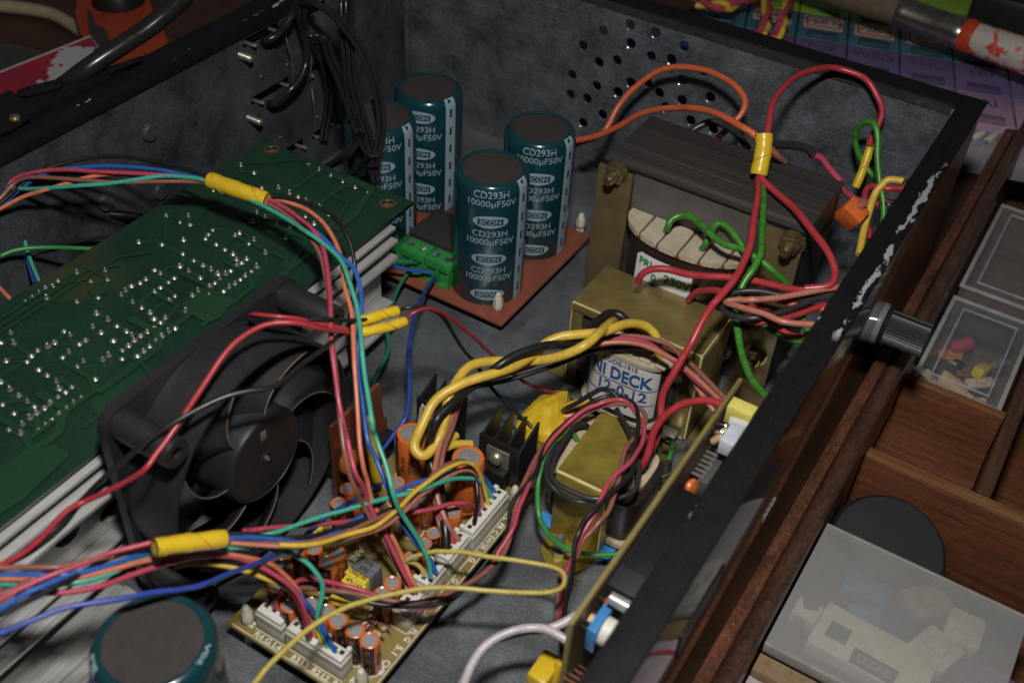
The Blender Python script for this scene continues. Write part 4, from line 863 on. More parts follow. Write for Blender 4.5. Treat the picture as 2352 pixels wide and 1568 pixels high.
# ================================================================== upright front board seen edge on
FB = thing('front_board', 'olive circuit board standing on edge behind the front panel', 'circuit board', (-7.3, 24, 4))
EDG = M('olive_board_edge', (.20, .165, .055), rough=.45, c2=(.16, .13, .045), ns=1.5)
K('board', B(-7.38, -7.22, 17.55, 30.25, 1.2, 7.5, bev=.03), EDG, FB)
K('component_side', B(-7.21, -7.19, 17.6, 30.2, 1.25, 7.44), M('brown_component_side', (.15, .105, .05), rough=.45, c2=(.10, .07, .04), ns=.8), FB)
def on_fb(px, py, x=-6.9): return atx(px, py, x)
ic = thing('chip', 'black chip with a comb of silver legs on the front board', 'chip', (-6.9, 27.1, 5.9))
K('body', B(-6.9, -6.5, 26.1, 28.1, 5.2, 6.05, bev=.03), M('chip_black', (.075, .075, .078), rough=.5), ic)
for k in range(8): K('leg', B(-7.18, -6.72, 26.2 + k * .245, 26.33 + k * .245, 6.06, 6.13, bev=.01), ZINC, ic)
dsp = thing('display_block', 'black display housing wedged between the front board and the front panel', 'display', (-6.6, 22.3, 5.8))
K('housing', B(-7.17, -6.1, 19.7, 24.3, 4.4, 7.1, bev=.03), M('matte_black', (.016, .016, .017), rough=.5, c2=(.013, .013, .014), speck=(.12, .11, .1), speck_amt=.25, speck_scale=12), dsp)
K('cover_tape', B(-7.1, -5.6, 20.6, 24.5, 7.105, 7.16, bev=.02), BLK, dsp)
p = atx(1704, 947, -6.6); t = thing('film_capacitor', 'pale yellow block part at the far end of the front board', 'capacitor', tuple(p)); K('case', B(p.x - .5, p.x + .45, p.y - .3, p.y + .3, p.z - .5, p.z + .3, bev=.03), M('pale_yellow', (.68, .58, .14), rough=.4), t)
p = atx(1704, 972, -6.45); t = thing('indicator_lamp', 'milky white indicator lamp beside the pale yellow block part', 'lamp', tuple(p)); K('lens', LA([(.05, -.5), (.24, -.42), (.27, 0), (.27, .5)], o=p, axis=(1, 0, .1), seg=16), M('milky_plastic', (.6, .6, .56), rough=.3), t)
p = atx(1684, 1010, -6.35); t = thing('push_switch', 'bluish white push switch block on the front board', 'switch', tuple(p)); K('case', B(p.x - .35, p.x + .4, p.y - .5, p.y + .5, p.z - .4, p.z + .25, bev=.06), M('bluish_white', (.52, .56, .62), rough=.35), t)
for k, (px, py) in enumerate(((1657, 994), (1648, 1008))):
    p = atx(px, py, -6.85); t = thing('bead_resistor', ('peach coloured bead resistor beside the switch block', 'peach coloured bead resistor nearest the chip')[k], 'resistor', tuple(p), 'bead resistors on the front board')
    K('body', LA([(.02, -.3), (.12, -.24), (.145, -.12), (.12, 0), (.145, .12), (.12, .24), (.02, .3)], o=p, axis=(.6, 0, .8), seg=14), M('peach_resistor', (.62, .40, .25), rough=.3), t)
    bm = bmesh.new(); q = Vector((-7.2, p.y, p.z)); tube(bm, [p + Vector((.18, 0, .24)), p + Vector((.1, 0, .42)), q + Vector((0, 0, .3)), q + Vector((0, 0, .1))], .03, seg=6); K('lead', bm, TIN, t)
for k, (px, py, x) in enumerate(((1589, 1119, -6.75), (1406, 1386, -6.75))):
    p = atx(px, py, x); t = thing('disc_capacitor', ('little orange disc capacitor at the near end of the chip', 'orange disc capacitor next to the display housing')[k], 'capacitor', tuple(p)); K('disc', LA([(.03, -.16), (.28, -.1), (.33, 0), (.28, .1), (.03, .16)], o=p, axis=(.9, -.2, .3), seg=18), M('rust_orange', (.55, .13, .03), rough=.35), t)
    K('lead', B(p.x - .42, p.x - .1, p.y - .03, p.y + .03, p.z - .03, p.z + .03), TIN, t)
p = atx(1432, 1388, -6.3); t = thing('grey_capsule', 'silver grey capsule part next to the orange disc on the front board', 'component', tuple(p)); K('capsule', LA([(.05, -.5), (.2, -.45), (.22, .4), (.1, .5)], o=p, axis=(1, .05, -.1), seg=16), M('silver_grey', (.4, .4, .39), rough=.3, metal=.4), t)
p = atx(1375, 1440, -6.75); t = thing('trimmer', 'blue trimmer with a white turning wheel on the near end of the front board', 'trimmer', tuple(p))
K('case', B(p.x - .16, p.x + .16, p.y - .55, p.y + .55, p.z - .55, p.z + .5, bev=.04), M('trimmer_blue', (.05, .22, .50), rough=.4), t); K('wheel', LA([(.46, 0), (.46, .34), (.42, .38)], o=(p.x + .17, p.y, p.z), axis=(1, 0, 0), seg=24), WHITE, t)
for k in range(4): K('leg', B(-7.18, p.x - .17, p.y - .45 + k * .3, p.y - .4 + k * .3, p.z + .3 - k * .16, p.z + .35 - k * .16), TIN, t)
K('core', LA([(.2, 0), (.2, .2)], o=(p.x - .38, p.y + .1, p.z), axis=(1, 0, 0), seg=14), RES, t)
hd = thing('pin_header', 'row of bare copper pins at the near bottom of the front board', 'connector', (-7, 18, 4.5))
for k in range(4):
    q = atx(1345 - k * 12, 1536 + k * 9, -6.95); K('pin', B(-7.18, -6.3, q.y - .035, q.y + .035, q.z - .035, q.z + .035), COPPER, hd)
# ================================================================== wires
def pvc(name, c, rough=.34):
    g_ = .3 * c[0] + .55 * c[1] + .15 * c[2]; c = tuple((x * .88 + g_ * .12) * .95 for x in c)
    return M('pvc_' + name, c, rough=rough, c2=tuple(x * (.4 if name == 'grass_green' else .74) for x in c), ns=2.2 if name == 'grass_green' else 1.4, rgh=.72, grain=.16, gs=9, rv=.1, speck=(.35, .3, .25), speck_amt=.2, speck_scale=9)
PK = pvc('pink', (.50, .045, .095)); RD = pvc('red', (.44, .022, .032)); DR = pvc('dark_red', (.30, .014, .03)); BR = pvc('brown', (.28, .095, .065)); OR = pvc('orange', (.66, .17, .07)); SA = pvc('salmon', (.48, .15, .10))
BL = pvc('blue', (.015, .11, .46)); DB = pvc('deep_blue', (.022, .06, .36)); TE = pvc('teal', (.03, .40, .27)); GN = pvc('green', (.03, .27, .045)); DG = pvc('grass_green', (.045, .28, .012)); FG = pvc('sea_green', (.012, .20, .09))
YE = pvc('yellow', (.70, .45, .004)); MY = pvc('mustard', (.55, .42, .06)); BK = pvc('black', (.016, .016, .017)); WH = pvc('white', (.50, .45, .46)); SO = pvc('strong_orange', (.62, .10, .022)); BG = pvc('beige', (.50, .38, .22)); CK = pvc('cable_black', (.016, .016, .016), .24); GK = pvc('grey_black', (.03, .03, .032))
def W(label, mat, r, P, group=None, name='wire', **k):
    k.setdefault('wob', .045); P = [pt(p_) if len(p_) == 4 else p_ for p_ in P]
    for rev in (False, True):          # carry a wire on past the edge of the view
        e = P[-1] if rev else P[0]
        if isinstance(e, tuple) and (e[0] < -15 or e[1] > 1590):
            A_ = pt(e); d_ = (A_ - pt(P[-2] if rev else P[1])).normalized(); far = [A_ + d_ * 3 + Vector((0, 0, -.3)), A_ + d_ * 6.5 + Vector((0, 0, -1.4))]
            P = P + far if rev else far[::-1] + P
    """P: pixels of the photograph, each with its height (or 'x'/'y' and the upright plane it lies on)"""
    return tag(obj(name, T(P, r, **k), mat), label, 'wire' if name == 'wire' else 'cable', group)
def Zs(P, *zs):
    """spread a few heights evenly over a run of pixels"""
    n = len(P); out = []
    for i, (x, y) in enumerate(P):
        f = i / (n - 1) * (len(zs) - 1); k = min(int(f), len(zs) - 2); out.append((x, y, zs[k] + (zs[k + 1] - zs[k]) * (f - k)))
    return out
r_ = .088
# --- bundle arching over the green board, through the yellow sleeve, down to the tan board
HZ = (8.2, 9.2, 9.7, 9.9)
def through(left, right, zr, dz=0.0, zl=HZ): return Zs(left, *[z + dz for z in zl]) + Zs(right, *[z + dz for z in zr])
DOWN = (9.9, 10.2, 9.9, 9.2, 8.0, 6.6, 5.2, 3.8, 2.4)
GA = 'wires of the bundle over the green board'
W('black wire on top of the bundle arching over the green board', BK, r_, through([(-30, 500), (20, 450), (90, 395), (180, 367), (270, 360), (360, 372), (430, 390), (490, 414)], [(600, 446), (667, 457), (717, 470), (760, 493), (792, 530), (808, 570), (815, 618), (811, 672), (802, 735), (801, 789), (809, 850), (826, 905), (846, 960), (880, 1015)], (9.9, 10.1, 9.7, 8.6, 6.6, 4.6, 2.6)), GA)
W('blue wire of the arching bundle, on to the three way side socket', BL, r_, through([(-20, 505), (20, 457), (57, 425), (93, 402), (143, 388), (213, 382), (287, 383), (353, 388), (413, 400), (490, 419)], [(600, 462), (690, 508), (733, 539), (760, 566), (788, 594), (811, 612), (826, 649), (831, 689), (827, 739), (823, 785), (826, 839), (834, 922), (844, 1006), (862, 1051), (884, 1107), (898, 1136), (912, 1172), (937, 1222), (963, 1258), (987, 1283), (1003, 1316)], DOWN, -.1), GA)
W('pink wire of the arching bundle, lying left of the others on the way down', PK, r_, through([(-30, 470), (0, 437), (33, 410), (67, 397), (117, 390), (167, 389), (233, 395), (300, 397), (350, 400), (430, 408), (490, 418)], [(600, 452), (653, 477), (687, 500), (713, 522), (737, 556), (750, 606), (760, 689), (763, 789), (770, 856), (778, 922), (789, 975), (799, 1010), (817, 1084), (835, 1118), (846, 1150), (866, 1195), (890, 1240), (915, 1290), (940, 1336), (958, 1366)], (9.9, 10.1, 10.0, 9.3, 8.0, 6.6, 5.0, 3.4, 2.0), .1), GA)
W('brown wire of the arching bundle, just behind the pink one', BR, r_, through([(-30, 490), (0, 457), (33, 420), (63, 407), (117, 408), (233, 417), (333, 417), (433, 418), (490, 424)], [(600, 462), (650, 488), (690, 520), (723, 562), (742, 606), (757, 689), (766, 789), (773, 870), (780, 950), (790, 1028), (803, 1084), (819, 1125), (832, 1154), (856, 1196), (880, 1240), (900, 1275), (921, 1312), (942, 1364)], (9.9, 10.0, 9.8, 9.1, 7.8, 6.4, 4.8, 3.2, 2.0), -.05), GA)
W('orange wire of the arching bundle', OR, r_, through([(-30, 498), (0, 480), (50, 453), (100, 438), (150, 422), (200, 407), (260, 400), (340, 404), (420, 410), (490, 422)], [(600, 449), (667, 467), (707, 483), (743, 513), (770, 556), (785, 600), (794, 662), (806, 709), (812, 772), (816, 839), (819, 890), (822, 950), (827, 1017), (835, 1073), (844, 1107), (855, 1148), (878, 1195), (905, 1240), (925, 1280), (946, 1330), (965, 1362)], (9.9, 10.1, 9.9, 9.2, 7.9, 6.5, 4.9, 3.3, 2.0), -.15), GA)
W('teal wire of the arching bundle, running beside the blue one', TE, r_, through([(-30, 436), (33, 433), (100, 433), (167, 428), (233, 423), (300, 413), (367, 405), (417, 407), (490, 420)], [(600, 472), (667, 507), (700, 530), (745, 562), (784, 599), (804, 649), (817, 696), (827, 755), (834, 822), (841, 889), (854, 972), (862, 1000), (884, 1065), (902, 1132), (916, 1165), (932, 1191), (952, 1224), (970, 1257), (985, 1291), (991, 1326)], DOWN, .12), GA)
def sleeve(P, r, label, flat=1.0, mat=TAPEY, n=4):
    bm = bmesh.new(); tube(bm, [pt(p) for p in P], r, seg=18, n=n, rad=lambda f: 1.0 + .035 * math.sin(f * 17) + .02 * math.sin(f * 41))
    o = obj('tape_sleeve', bm, mat); tag(o, label, 'sleeve', 'yellow tape sleeves')
    Q = smooth_path([pt(p) for p in P], 12); hx = []; n1 = None
    for i, q in enumerate(Q):
        td = (Q[min(i + 1, len(Q) - 1)] - Q[max(i - 1, 0)]).normalized(); n1 = td.orthogonal().normalized() if n1 is None else (n1 - td * n1.dot(td)).normalized(); a = 9.5 * i / len(Q); hx.append(q + (n1 * math.cos(a) + td.cross(n1) * math.sin(a)) * r * 1.0)
    bm = bmesh.new(); tube(bm, hx, .022, seg=5, n=1); obj('tape_edge', bm, M('tape_fold_shade', (.42, .27, .015), rough=.4), o)
    for e, td in ((Q[0], Q[0] - Q[1]), (Q[-1], Q[-1] - Q[-2])):
        td.normalize(); obj('open_end', LA([(r * .98, .0), (r * .99, .03), (r * .8, .03), (r * .74, -.01), (.02, -.01)], o=e, axis=td, seg=18, cap0=False), M('sleeve_mouth', (.10, .065, .012), rough=.7), o)
    return o
sleeve([(484, 414, 9.95), (520, 427, 10.0), (565, 443, 10.05), (614, 460, 10.0)], .33, 'yellow sleeve holding the bundle above the green board')
# --- behind the green board, far left
W('teal wire rising from under the left edge of the green board', TE, .09, Zs([(22, 470), (30, 490), (45, 522), (54, 545), (67, 589), (92, 650)], 6.8, 6.2, 5.0), 'short wires beyond the green board')
W('blue wire rising beside the teal one at the far left', DB, .09, Zs([(16, 475), (24, 505), (33, 529), (57, 582), (80, 650)], 6.5, 5.8, 4.8), 'short wires beyond the green board')
W('bright green wire going under the green board from the left', GN, .09, Zs([(-20, 596), (0, 588), (33, 576), (83, 569), (140, 568), (215, 573), (260, 580)], 6.3, 6.4, 6.3, 6.2), 'short wires beyond the green board')
W('orange wire end at the far left edge of the green board', OR, .09, Zs([(-20, 645), (0, 662), (27, 690), (45, 710)], 6.4, 6.3, 6.0), 'short wires beyond the green board')
W('black wire lying against the rear panel behind the green board', BK, .09, Zs([(-20, 600), (50, 592), (120, 570), (190, 552), (245, 545), (300, 540)], 5.2, 5.0, 4.6, 4.0), 'short wires beyond the green board')
W('thick black cable slack along the rear panel behind the green board', CK, .2, Zs([(-20, 500), (60, 485), (150, 478), (240, 490), (330, 500), (420, 520)], 5.6, 5.2, 4.6, 4.2), 'short wires beyond the green board')
# --- fan leads
W('red fan wire swinging across the fan face down to the lower left', RD, .092, [(800, 764, 9.2), (784, 760, 9.6), (733, 752, 10.4), (683, 742, 10.9), (633, 742, 11.0), (593, 752, 11.0), (550, 779, 10.9), (517, 815, 10.7), (483, 862, 10.4), (450, 912, 10.1), (417, 965, 9.8), (383, 1012, 9.5), (357, 1044, 9.3), (333, 1075, 9.1), (293, 1102, 8.6), (250, 1125, 8.2), (200, 1148, 7.7), (160, 1168, 7.7), (133, 1192, 7.7), (100, 1228, 7.8), (67, 1258, 7.9), (27, 1285, 8.0), (-25, 1313, 8.1)], 'fan wires')
W('black fan wire crossing over the fan hub', BK, .092, [(800, 762, 9.0), (784, 769, 9.2), (750, 795, 9.6), (700, 832, 9.9), (650, 875, 10.0), (617, 892, 10.1), (567, 899, 10.2), (517, 912, 10.2), (467, 935, 10.1), (400, 972, 9.9), (350, 1005, 9.6), (300, 1042, 9.2), (233, 1102, 8.4), (183, 1155, 7.4), (147, 1202, 7.4), (100, 1245, 7.5), (50, 1278, 7.6), (-10, 1306, 7.7)], 'fan wires')
W('short red lead coming out of the fan frame', RD, .075, Zs([(575, 722), (590, 722), (633, 727), (683, 732), (733, 742), (800, 757)], 10.0, 10.5, 10.2, 9.2), 'fan wires')
W('short black lead coming out of the fan frame', BK, .075, Zs([(570, 732), (600, 734), (633, 737), (700, 735), (753, 732), (800, 736), (850, 733)], 9.9, 10.3, 9.9, 8.9), 'fan wires')
sleeve([(826, 738, 8.9), (850, 732, 8.9), (880, 722, 8.8), (912, 714, 8.7)], .21, 'upper yellow taped joint of the fan wires')
sleeve([(828, 764, 8.8), (860, 757, 8.8), (895, 750, 8.7), (930, 738, 8.6)], .19, 'lower yellow taped joint of the fan wires')
W('thin black wire from the taped joint down to the yellow taped lump', BK, .075, [(905, 718, 8.6), (934, 706, 8.9), (967, 704, 8.8), (1001, 716, 8.2), (1024, 736, 7.4), (1044, 769, 6.4), (1067, 806, 5.4), (1091, 832, 4.6), (1117, 872, 3.8), (1144, 906, 3.2), (1177, 939, 2.6), (1207, 966, 2.2), (1225, 985, 2.0)], 'thin wires from the taped joints')
W('thin dark red wire from the taped joint over the bare floor', DR, .075, [(922, 742, 8.5), (951, 716, 8.9), (984, 707, 8.8), (1017, 719, 8.3), (1051, 742, 7.5), (1084, 769, 6.6), (1117, 799, 5.6), (1151, 832, 4.6), (1184, 862, 3.7), (1217, 884, 3.0), (1251, 896, 2.5), (1285, 905, 2.2)], 'thin wires from the taped joints')
W('blue wire hanging from the green terminal down to the upright brown board', DB, .095, Zs([(1001, 636), (990, 650), (977, 668), (964, 692), (951, 729), (944, 772), (939, 822), (941, 872), (939, 922), (931, 962), (911, 989), (887, 1022), (868, 1045)], 1.4, 2.4, 3.4, 3.4, 2.8, 1.8), 'wires at the green terminals')
W('short blue wire into the front green terminal from the heatsink', BL, .095, Zs([(870, 598), (887, 607), (917, 614), (951, 622), (990, 627)], 2.6, 2.2, 1.5), 'wires at the green terminals')
W('short green wire into the middle green terminal', FG, .095, Zs([(875, 595), (900, 598), (940, 602), (960, 605)], 2.4, 2.0, 1.5), 'wires at the green terminals')
W('sea green wire dropping from the terminals behind the heatsink', FG, .095, Zs([(945, 618), (935, 630), (917, 656), (901, 696), (890, 750), (893, 800), (880, 835), (867, 856), (854, 890), (850, 930)], 1.5, 1.3, 1.2, 1.4, 1.6), 'wires at the green terminals')
# --- yellow doubled wire and its black companions
W('thick yellow wire twisted back on itself, looping down at a black heat sink', YE, .195, [(1512, 830, 4.2), (1512, 800, 4.9), (1507, 772, 5.4), (1490, 752, 5.7), (1467, 744, 5.9), (1434, 746, 6.2), (1384, 762, 6.4), (1317, 769, 6.4), (1284, 774, 6.3), (1251, 789, 6.1), (1231, 812, 5.9), (1184, 839, 6.0), (1134, 856, 6.1), (1084, 872, 6.0), (1051, 886, 5.9), (1017, 906, 5.7), (991, 932, 5.4), (967, 982, 4.9), (953, 1017, 4.5), (956, 1037, 4.3), (972, 1047, 4.2), (988, 1038, 4.2), (1008, 1008, 4.4), (1021, 965, 4.9), (1029, 925, 5.3), (1041, 889, 5.6), (1061, 856, 5.7), (1084, 837, 5.7), (1117, 829, 5.6), (1154, 828, 5.5), (1217, 830, 5.6), (1267, 824, 5.9), (1317, 809, 6.4), (1351, 789, 6.7), (1378, 762, 6.7), (1402, 742, 6.0), (1412, 735, 5.2)])
for k_, P_ in enumerate(([(1018, 1034, 3.2), (1030, 1028, 3.2), (1050, 1022, 3.1), (1084, 1021, 3.0)], [(1024, 1016, 3.3), (1034, 1010, 3.3), (1047, 1002, 3.2)])): W(('lower', 'upper')[k_] + ' yellow wire stub beside the loop, in front of the black sink fin', YE, .17, P_, 'yellow wire stubs')
W('thick black wire twisted round the yellow pair', BK, .18, [(1455, 790, 4.6), (1451, 769, 5.1), (1447, 749, 5.5), (1427, 725, 5.7), (1401, 720, 5.8), (1374, 736, 6.0), (1350, 765, 6.1), (1317, 789, 5.9), (1277, 792, 6.3), (1234, 799, 6.5), (1184, 815, 6.5), (1144, 839, 6.3), (1111, 869, 5.7), (1077, 892, 5.5), (1044, 922, 5.6), (1017, 946, 5.5), (1001, 969, 5.3), (991, 1002, 4.7), (986, 1042, 3.7), (995, 1085, 3.2), (1008, 1115, 3.0), (1012, 1149, 2.9), (1020, 1195, 2.7), (1025, 1232, 2.4), (1026, 1270, 2.0)])
W('thinner black wire under the yellow pair, toward the paper label', BK, .095, Zs([(1560, 822), (1517, 805), (1467, 797), (1417, 799), (1367, 805), (1317, 822), (1267, 842), (1217, 859), (1167, 872), (1117, 882), (1084, 892), (1050, 925)], 4.9, 5.0, 5.2, 4.9, 4.8))
GS = 'thin wires from the front board running along the yellow pair'
W('salmon wire running with the yellow pair to the side socket', SA, .108, Zs([(1668, 935), (1630, 895), (1597, 866), (1540, 822), (1484, 794), (1420, 786), (1350, 795), (1280, 815), (1220, 834), (1150, 854), (1090, 872), (1060, 895), (1045, 930), (1032, 970), (1012, 1020), (998, 1085), (1000, 1110), (1006, 1150), (1025, 1195), (1040, 1222), (1059, 1248)], 5.8, 5.9, 5.9, 5.4, 5.1, 5.0, 4.6, 3.8, 3.0, 2.0), GS)
W('brown wire running with the yellow pair to the side socket', BR, .108, Zs([(1672, 922), (1630, 878), (1568, 820), (1534, 789), (1484, 775), (1434, 772), (1390, 776), (1330, 795), (1270, 818), (1200, 842), (1130, 864), (1080, 885), (1055, 925), (1040, 975), (1022, 1025), (1010, 1080), (995, 1105), (996, 1131), (1002, 1170), (1013, 1215), (1036, 1262)], 5.7, 5.8, 5.7, 5.1, 4.9, 4.8, 4.4, 3.6, 2.9, 2.0), GS)
W('red wire running with the yellow pair to the side socket', PK, .108, Zs([(1660, 925), (1600, 875), (1568, 846), (1517, 805), (1484, 786), (1434, 778), (1384, 785), (1334, 798), (1284, 815), (1220, 840), (1150, 862), (1090, 878), (1055, 905), (1040, 945), (1026, 990), (1014, 1050), (1008, 1100), (1004, 1140), (1012, 1186), (1029, 1222), (1048, 1257)], 5.6, 5.9, 5.8, 5.2, 4.8, 4.7, 4.5, 3.7, 2.9, 2.0), GS)
W('orange red wire dropping from the deck transformer to the front board', SA, .108, Zs([(1560, 820), (1590, 870), (1612, 905), (1640, 945)], 5.2, 5.4, 5.0), GS)
# --- mains side
W('orange wire looping high in front of the vent holes', SO, .155, [(1310, 338, 'y', 44.0), (1324, 330, 'y', 44.5), (1384, 307, 'y', 45.2), (1417, 250, 'y', 46.2), (1451, 207, 'y', 46.8), (1501, 170, 'y', 47.3), (1535, 157, 'y', 47.4), (1568, 154, 'y', 47.4), (1618, 160, 'y', 47.3), (1658, 177, 'y', 47.0), (1691, 200, 'y', 46.6), (1711, 230, 'y', 46.2), (1706, 257, 'y', 45.8), (1678, 290, 'y', 45.3), (1645, 322, 'y', 44.8)], 'orange wires by the vent holes')
W('orange wire from the brown board straight to the upright yellow sleeve', SO, .155, [(1310, 325, 'y', 43.8), (1324, 321, 'y', 43.9), (1371, 313, 'y', 44), (1417, 293, 'y', 44), (1467, 265, 'y', 43.8), (1517, 251, 'y', 43.5), (1568, 248, 'y', 43), (1618, 253, 'y', 42.4), (1661, 267, 'y', 41.8), (1701, 290, 'y', 41.3), (1728, 306, 'y', 41.2), (1746, 322, 'y', 41.15)], 'orange wires by the vent holes')
W('red wire making a big round loop up to the side rim', RD, .15, [(1758, 326, 'y', 41.15), (1761, 312, 'y', 41.25), (1768, 273, 'y', 42.0), (1778, 233, 'y', 43.2), (1801, 200, 'y', 44.6), (1834, 173, 'y', 46.2), (1878, 159, 'y', 47.6), (1918, 157, 'y', 48.6), (1968, 172, 'y', 48.8), (1995, 190, 'y', 48.7), (2015, 223, 'y', 48.5), (2025, 253, 'y', 48.2), (2018, 283, 'y', 47.8), (2004, 310, 'y', 47.4), (1997, 335, 'y', 47)], 'red mains wires')
sleeve([(1755, 308, 'y', 41.2), (1754, 340, 'y', 40.9), (1748, 375, 'y', 40.5), (1742, 402, 'y', 40.2)], .37, 'upright yellow sleeve on top of the big transformer')
sleeve([(2003, 320, 'y', 47.4), (1995, 350, 'y', 47.1), (1980, 395, 'y', 46.6), (1965, 430, 'y', 46.2)], .2, 'thin yellow sleeve hanging in the far corner below the red loop')
W('red wire bending down from the upright sleeve over the transformer corner', RD, .15, [(1738, 375, 9.6), (1741, 388, 9.7), (1753, 412, 9.6), (1785, 443, 9.5), (1818, 473, 9.5), (1842, 500, 9.6), (1872, 538, 9.6), (1897, 573, 9.5), (1912, 603, 9.3), (1917, 628, 9.1), (1912, 648, 9.0), (1897, 658, 8.9), (1850, 662, 8.7)], 'red mains wires')
W('red wire running straight down from the upright sleeve to the small brass transformer', RD, .15, [(1744, 385, 9.5), (1743, 415, 9.5), (1741, 453, 9.6), (1732, 503, 9.5), (1722, 565, 9.3), (1707, 605, 9.1), (1685, 645, 8.9), (1652, 685, 8.6), (1635, 704, 8.4), (1611, 742, 8.0), (1591, 785, 7.5), (1571, 819, 7.0), (1546, 860, 6.4), (1526, 895, 5.8), (1519, 925, 5.3), (1518, 955, 4.9), (1513, 986, 4.5), (1505, 1014, 4.1), (1488, 1046, 3.7), (1470, 1075, 3.4)], 'red mains wires')
W('red wire from the front board curving down to the small brass transformer', RD, .15, [(1664, 934, 7.0), (1652, 927, 7.0), (1626, 920, 6.9), (1596, 922, 6.7), (1566, 930, 6.4), (1536, 948, 6.0), (1516, 968, 5.6), (1502, 992, 5.2), (1494, 1022, 4.7), (1484, 1052, 4.2), (1468, 1078, 3.6)], 'red mains wires')
W('red wire lying across the dark coil of the big transformer to the front panel', RD, .15, [(1466, 650, 6.2), (1472, 635, 6.6), (1485, 624, 6.9), (1507, 618, 7.1), (1540, 620, 7.2), (1577, 630, 7.3), (1627, 635, 7.5), (1677, 638, 7.7), (1727, 643, 7.9), (1777, 655, 8.1), (1827, 665, 8.3), (1880, 668, 8.5), (1940, 660, 8.6)], 'red mains wires')
W('short red wire arching behind the deck transformer', RD, .15, [(1580, 690, 5.2), (1590, 678, 5.6), (1604, 669, 6.0), (1627, 665, 6.4), (1652, 668, 6.7), (1690, 680, 6.9), (1740, 700, 6.9), (1790, 715, 6.8)], 'red mains wires')
GLp = 'looped wires to the volume knob'
W('black wire of the loop in front of the volume knob', GK, .122, [(1945, 668, 8.6), (1915, 682, 8.6), (1878, 686, 8.6), (1841, 699, 8.6), (1801, 715, 8.5), (1768, 725, 8.4), (1728, 732, 8.3), (1685, 727, 8.1), (1662, 712, 8.0), (1656, 695, 8.0), (1668, 679, 8.1), (1701, 670, 8.2), (1741, 669, 8.3), (1785, 677, 8.3), (1835, 685, 8.3), (1890, 684, 8.3)], GLp)
W('orange wire of the loop in front of the volume knob', SA, .122, [(1950, 655, 8.8), (1921, 661, 8.8), (1885, 666, 8.8), (1835, 675, 8.7), (1785, 685, 8.6), (1728, 690, 8.5), (1690, 689, 8.3), (1668, 695, 8.2), (1701, 706, 8.5), (1755, 722, 8.7), (1801, 739, 8.8), (1870, 746, 8.8), (1900, 748, 8.7)], GLp)
W('brick red wire folded inside the knob loop', SO, .122, [(1930, 720, 8.2), (1880, 708, 8.1), (1835, 702, 8.0), (1785, 690, 7.9), (1730, 682, 7.8), (1690, 680, 7.7), (1672, 690, 7.6), (1700, 706, 7.8), (1730, 716, 7.9)], GLp)
W('red wire under the black one of the knob loop', RD, .122, [(1935, 694, 8.2), (1890, 702, 8.2), (1841, 718, 8.2), (1795, 733, 8.2), (1750, 742, 8.0), (1720, 738, 7.8)], GLp)
W('red wire slanting down toward the front panel below the knob loop', RD, .122, [(1725, 700, 7.2), (1740, 712, 7.3), (1768, 739, 7.2), (1808, 765, 7.2), (1850, 775, 7.3)], GLp)
W('green wire hanging loop in the far corner under the red loop', DG, .145, [(2020, 405, 'y', 46.2), (2008, 408, 'y', 46.6), (1995, 393, 'y', 46.8), (1975, 360, 'y', 47), (1963, 323, 'y', 47), (1968, 297, 'y', 46.8), (1988, 281, 'y', 46.5), (2008, 287, 'y', 46.2), (2016, 317, 'y', 45.9), (2016, 360, 'y', 45.5), (2021, 417, 'y', 45), (2030, 467, 'y', 44.5), (2026, 520, 'y', 44), (2010, 580, 'y', 43.5)], 'green earth wires')
W('yellow wire from the front panel tag in the far corner', YE, .17, Zs([(2075, 417), (2068, 415), (2041, 413), (2027, 424), (2011, 443), (1998, 477), (1985, 522), (1972, 585)], 8.6, 8.6, 8.2, 7.4, 6.4))
W('dark red wire from the front panel tag in the far corner', RD, .15, Zs([(2075, 435), (2068, 434), (2035, 433), (2001, 428), (1988, 441), (1986, 467), (1991, 500), (1996, 550)], 8.2, 8.2, 7.8, 7.0, 6.0), 'red mains wires')
W('faded red wire behind the right end of the big transformer', PK, .15, Zs([(1925, 425), (1945, 442), (1968, 458), (1995, 464), (2020, 470)], 7.0, 7.2, 7.4), 'red mains wires')
W('grass green wire down the right side of the big transformer to the front panel', DG, .145, [(1750, 395, 9.4), (1751, 420, 9.4), (1755, 453, 9.4), (1750, 528, 9.2), (1747, 578, 9.0), (1732, 615, 8.7), (1712, 645, 8.3), (1702, 668, 8.0), (1695, 703, 7.6), (1691, 735, 7.3), (1695, 762, 7.1), (1701, 805, 6.8), (1718, 855, 6.7), (1741, 892, 6.8), (1768, 917, 6.9)], 'green earth wires')
W('grass green wire springing from the slotted bobbin of the big transformer', DG, .145, [(1530, 530, 7.3), (1533, 522, 7.8), (1542, 505, 8.1), (1565, 495, 8.3), (1590, 500, 8.4), (1615, 520, 8.5), (1640, 545, 8.5), (1665, 563, 8.5), (1702, 573, 8.6), (1727, 587, 8.6), (1752, 602, 8.5), (1782, 627, 8.2), (1810, 655, 7.6)], 'green earth wires')
W('second grass green wire curling out of the slotted bobbin', DG, .145, [(1612, 572, 7.3), (1620, 560, 7.7), (1630, 540, 8.0), (1640, 520, 8.2), (1652, 513, 8.3), (1672, 523, 8.3), (1690, 545, 8.2), (1705, 567, 8.0), (1718, 600, 7.6), (1715, 632, 7.2), (1712, 660, 6.8)], 'green earth wires')
W('green wire sagging below the knob loop', DG, .145, [(1730, 722, 6.8), (1745, 735, 6.8), (1768, 755, 6.8), (1801, 772, 6.9), (1840, 782, 7.2), (1855, 769, 7.6), (1848, 745, 7.7), (1836, 715, 7.6)], 'green earth wires')
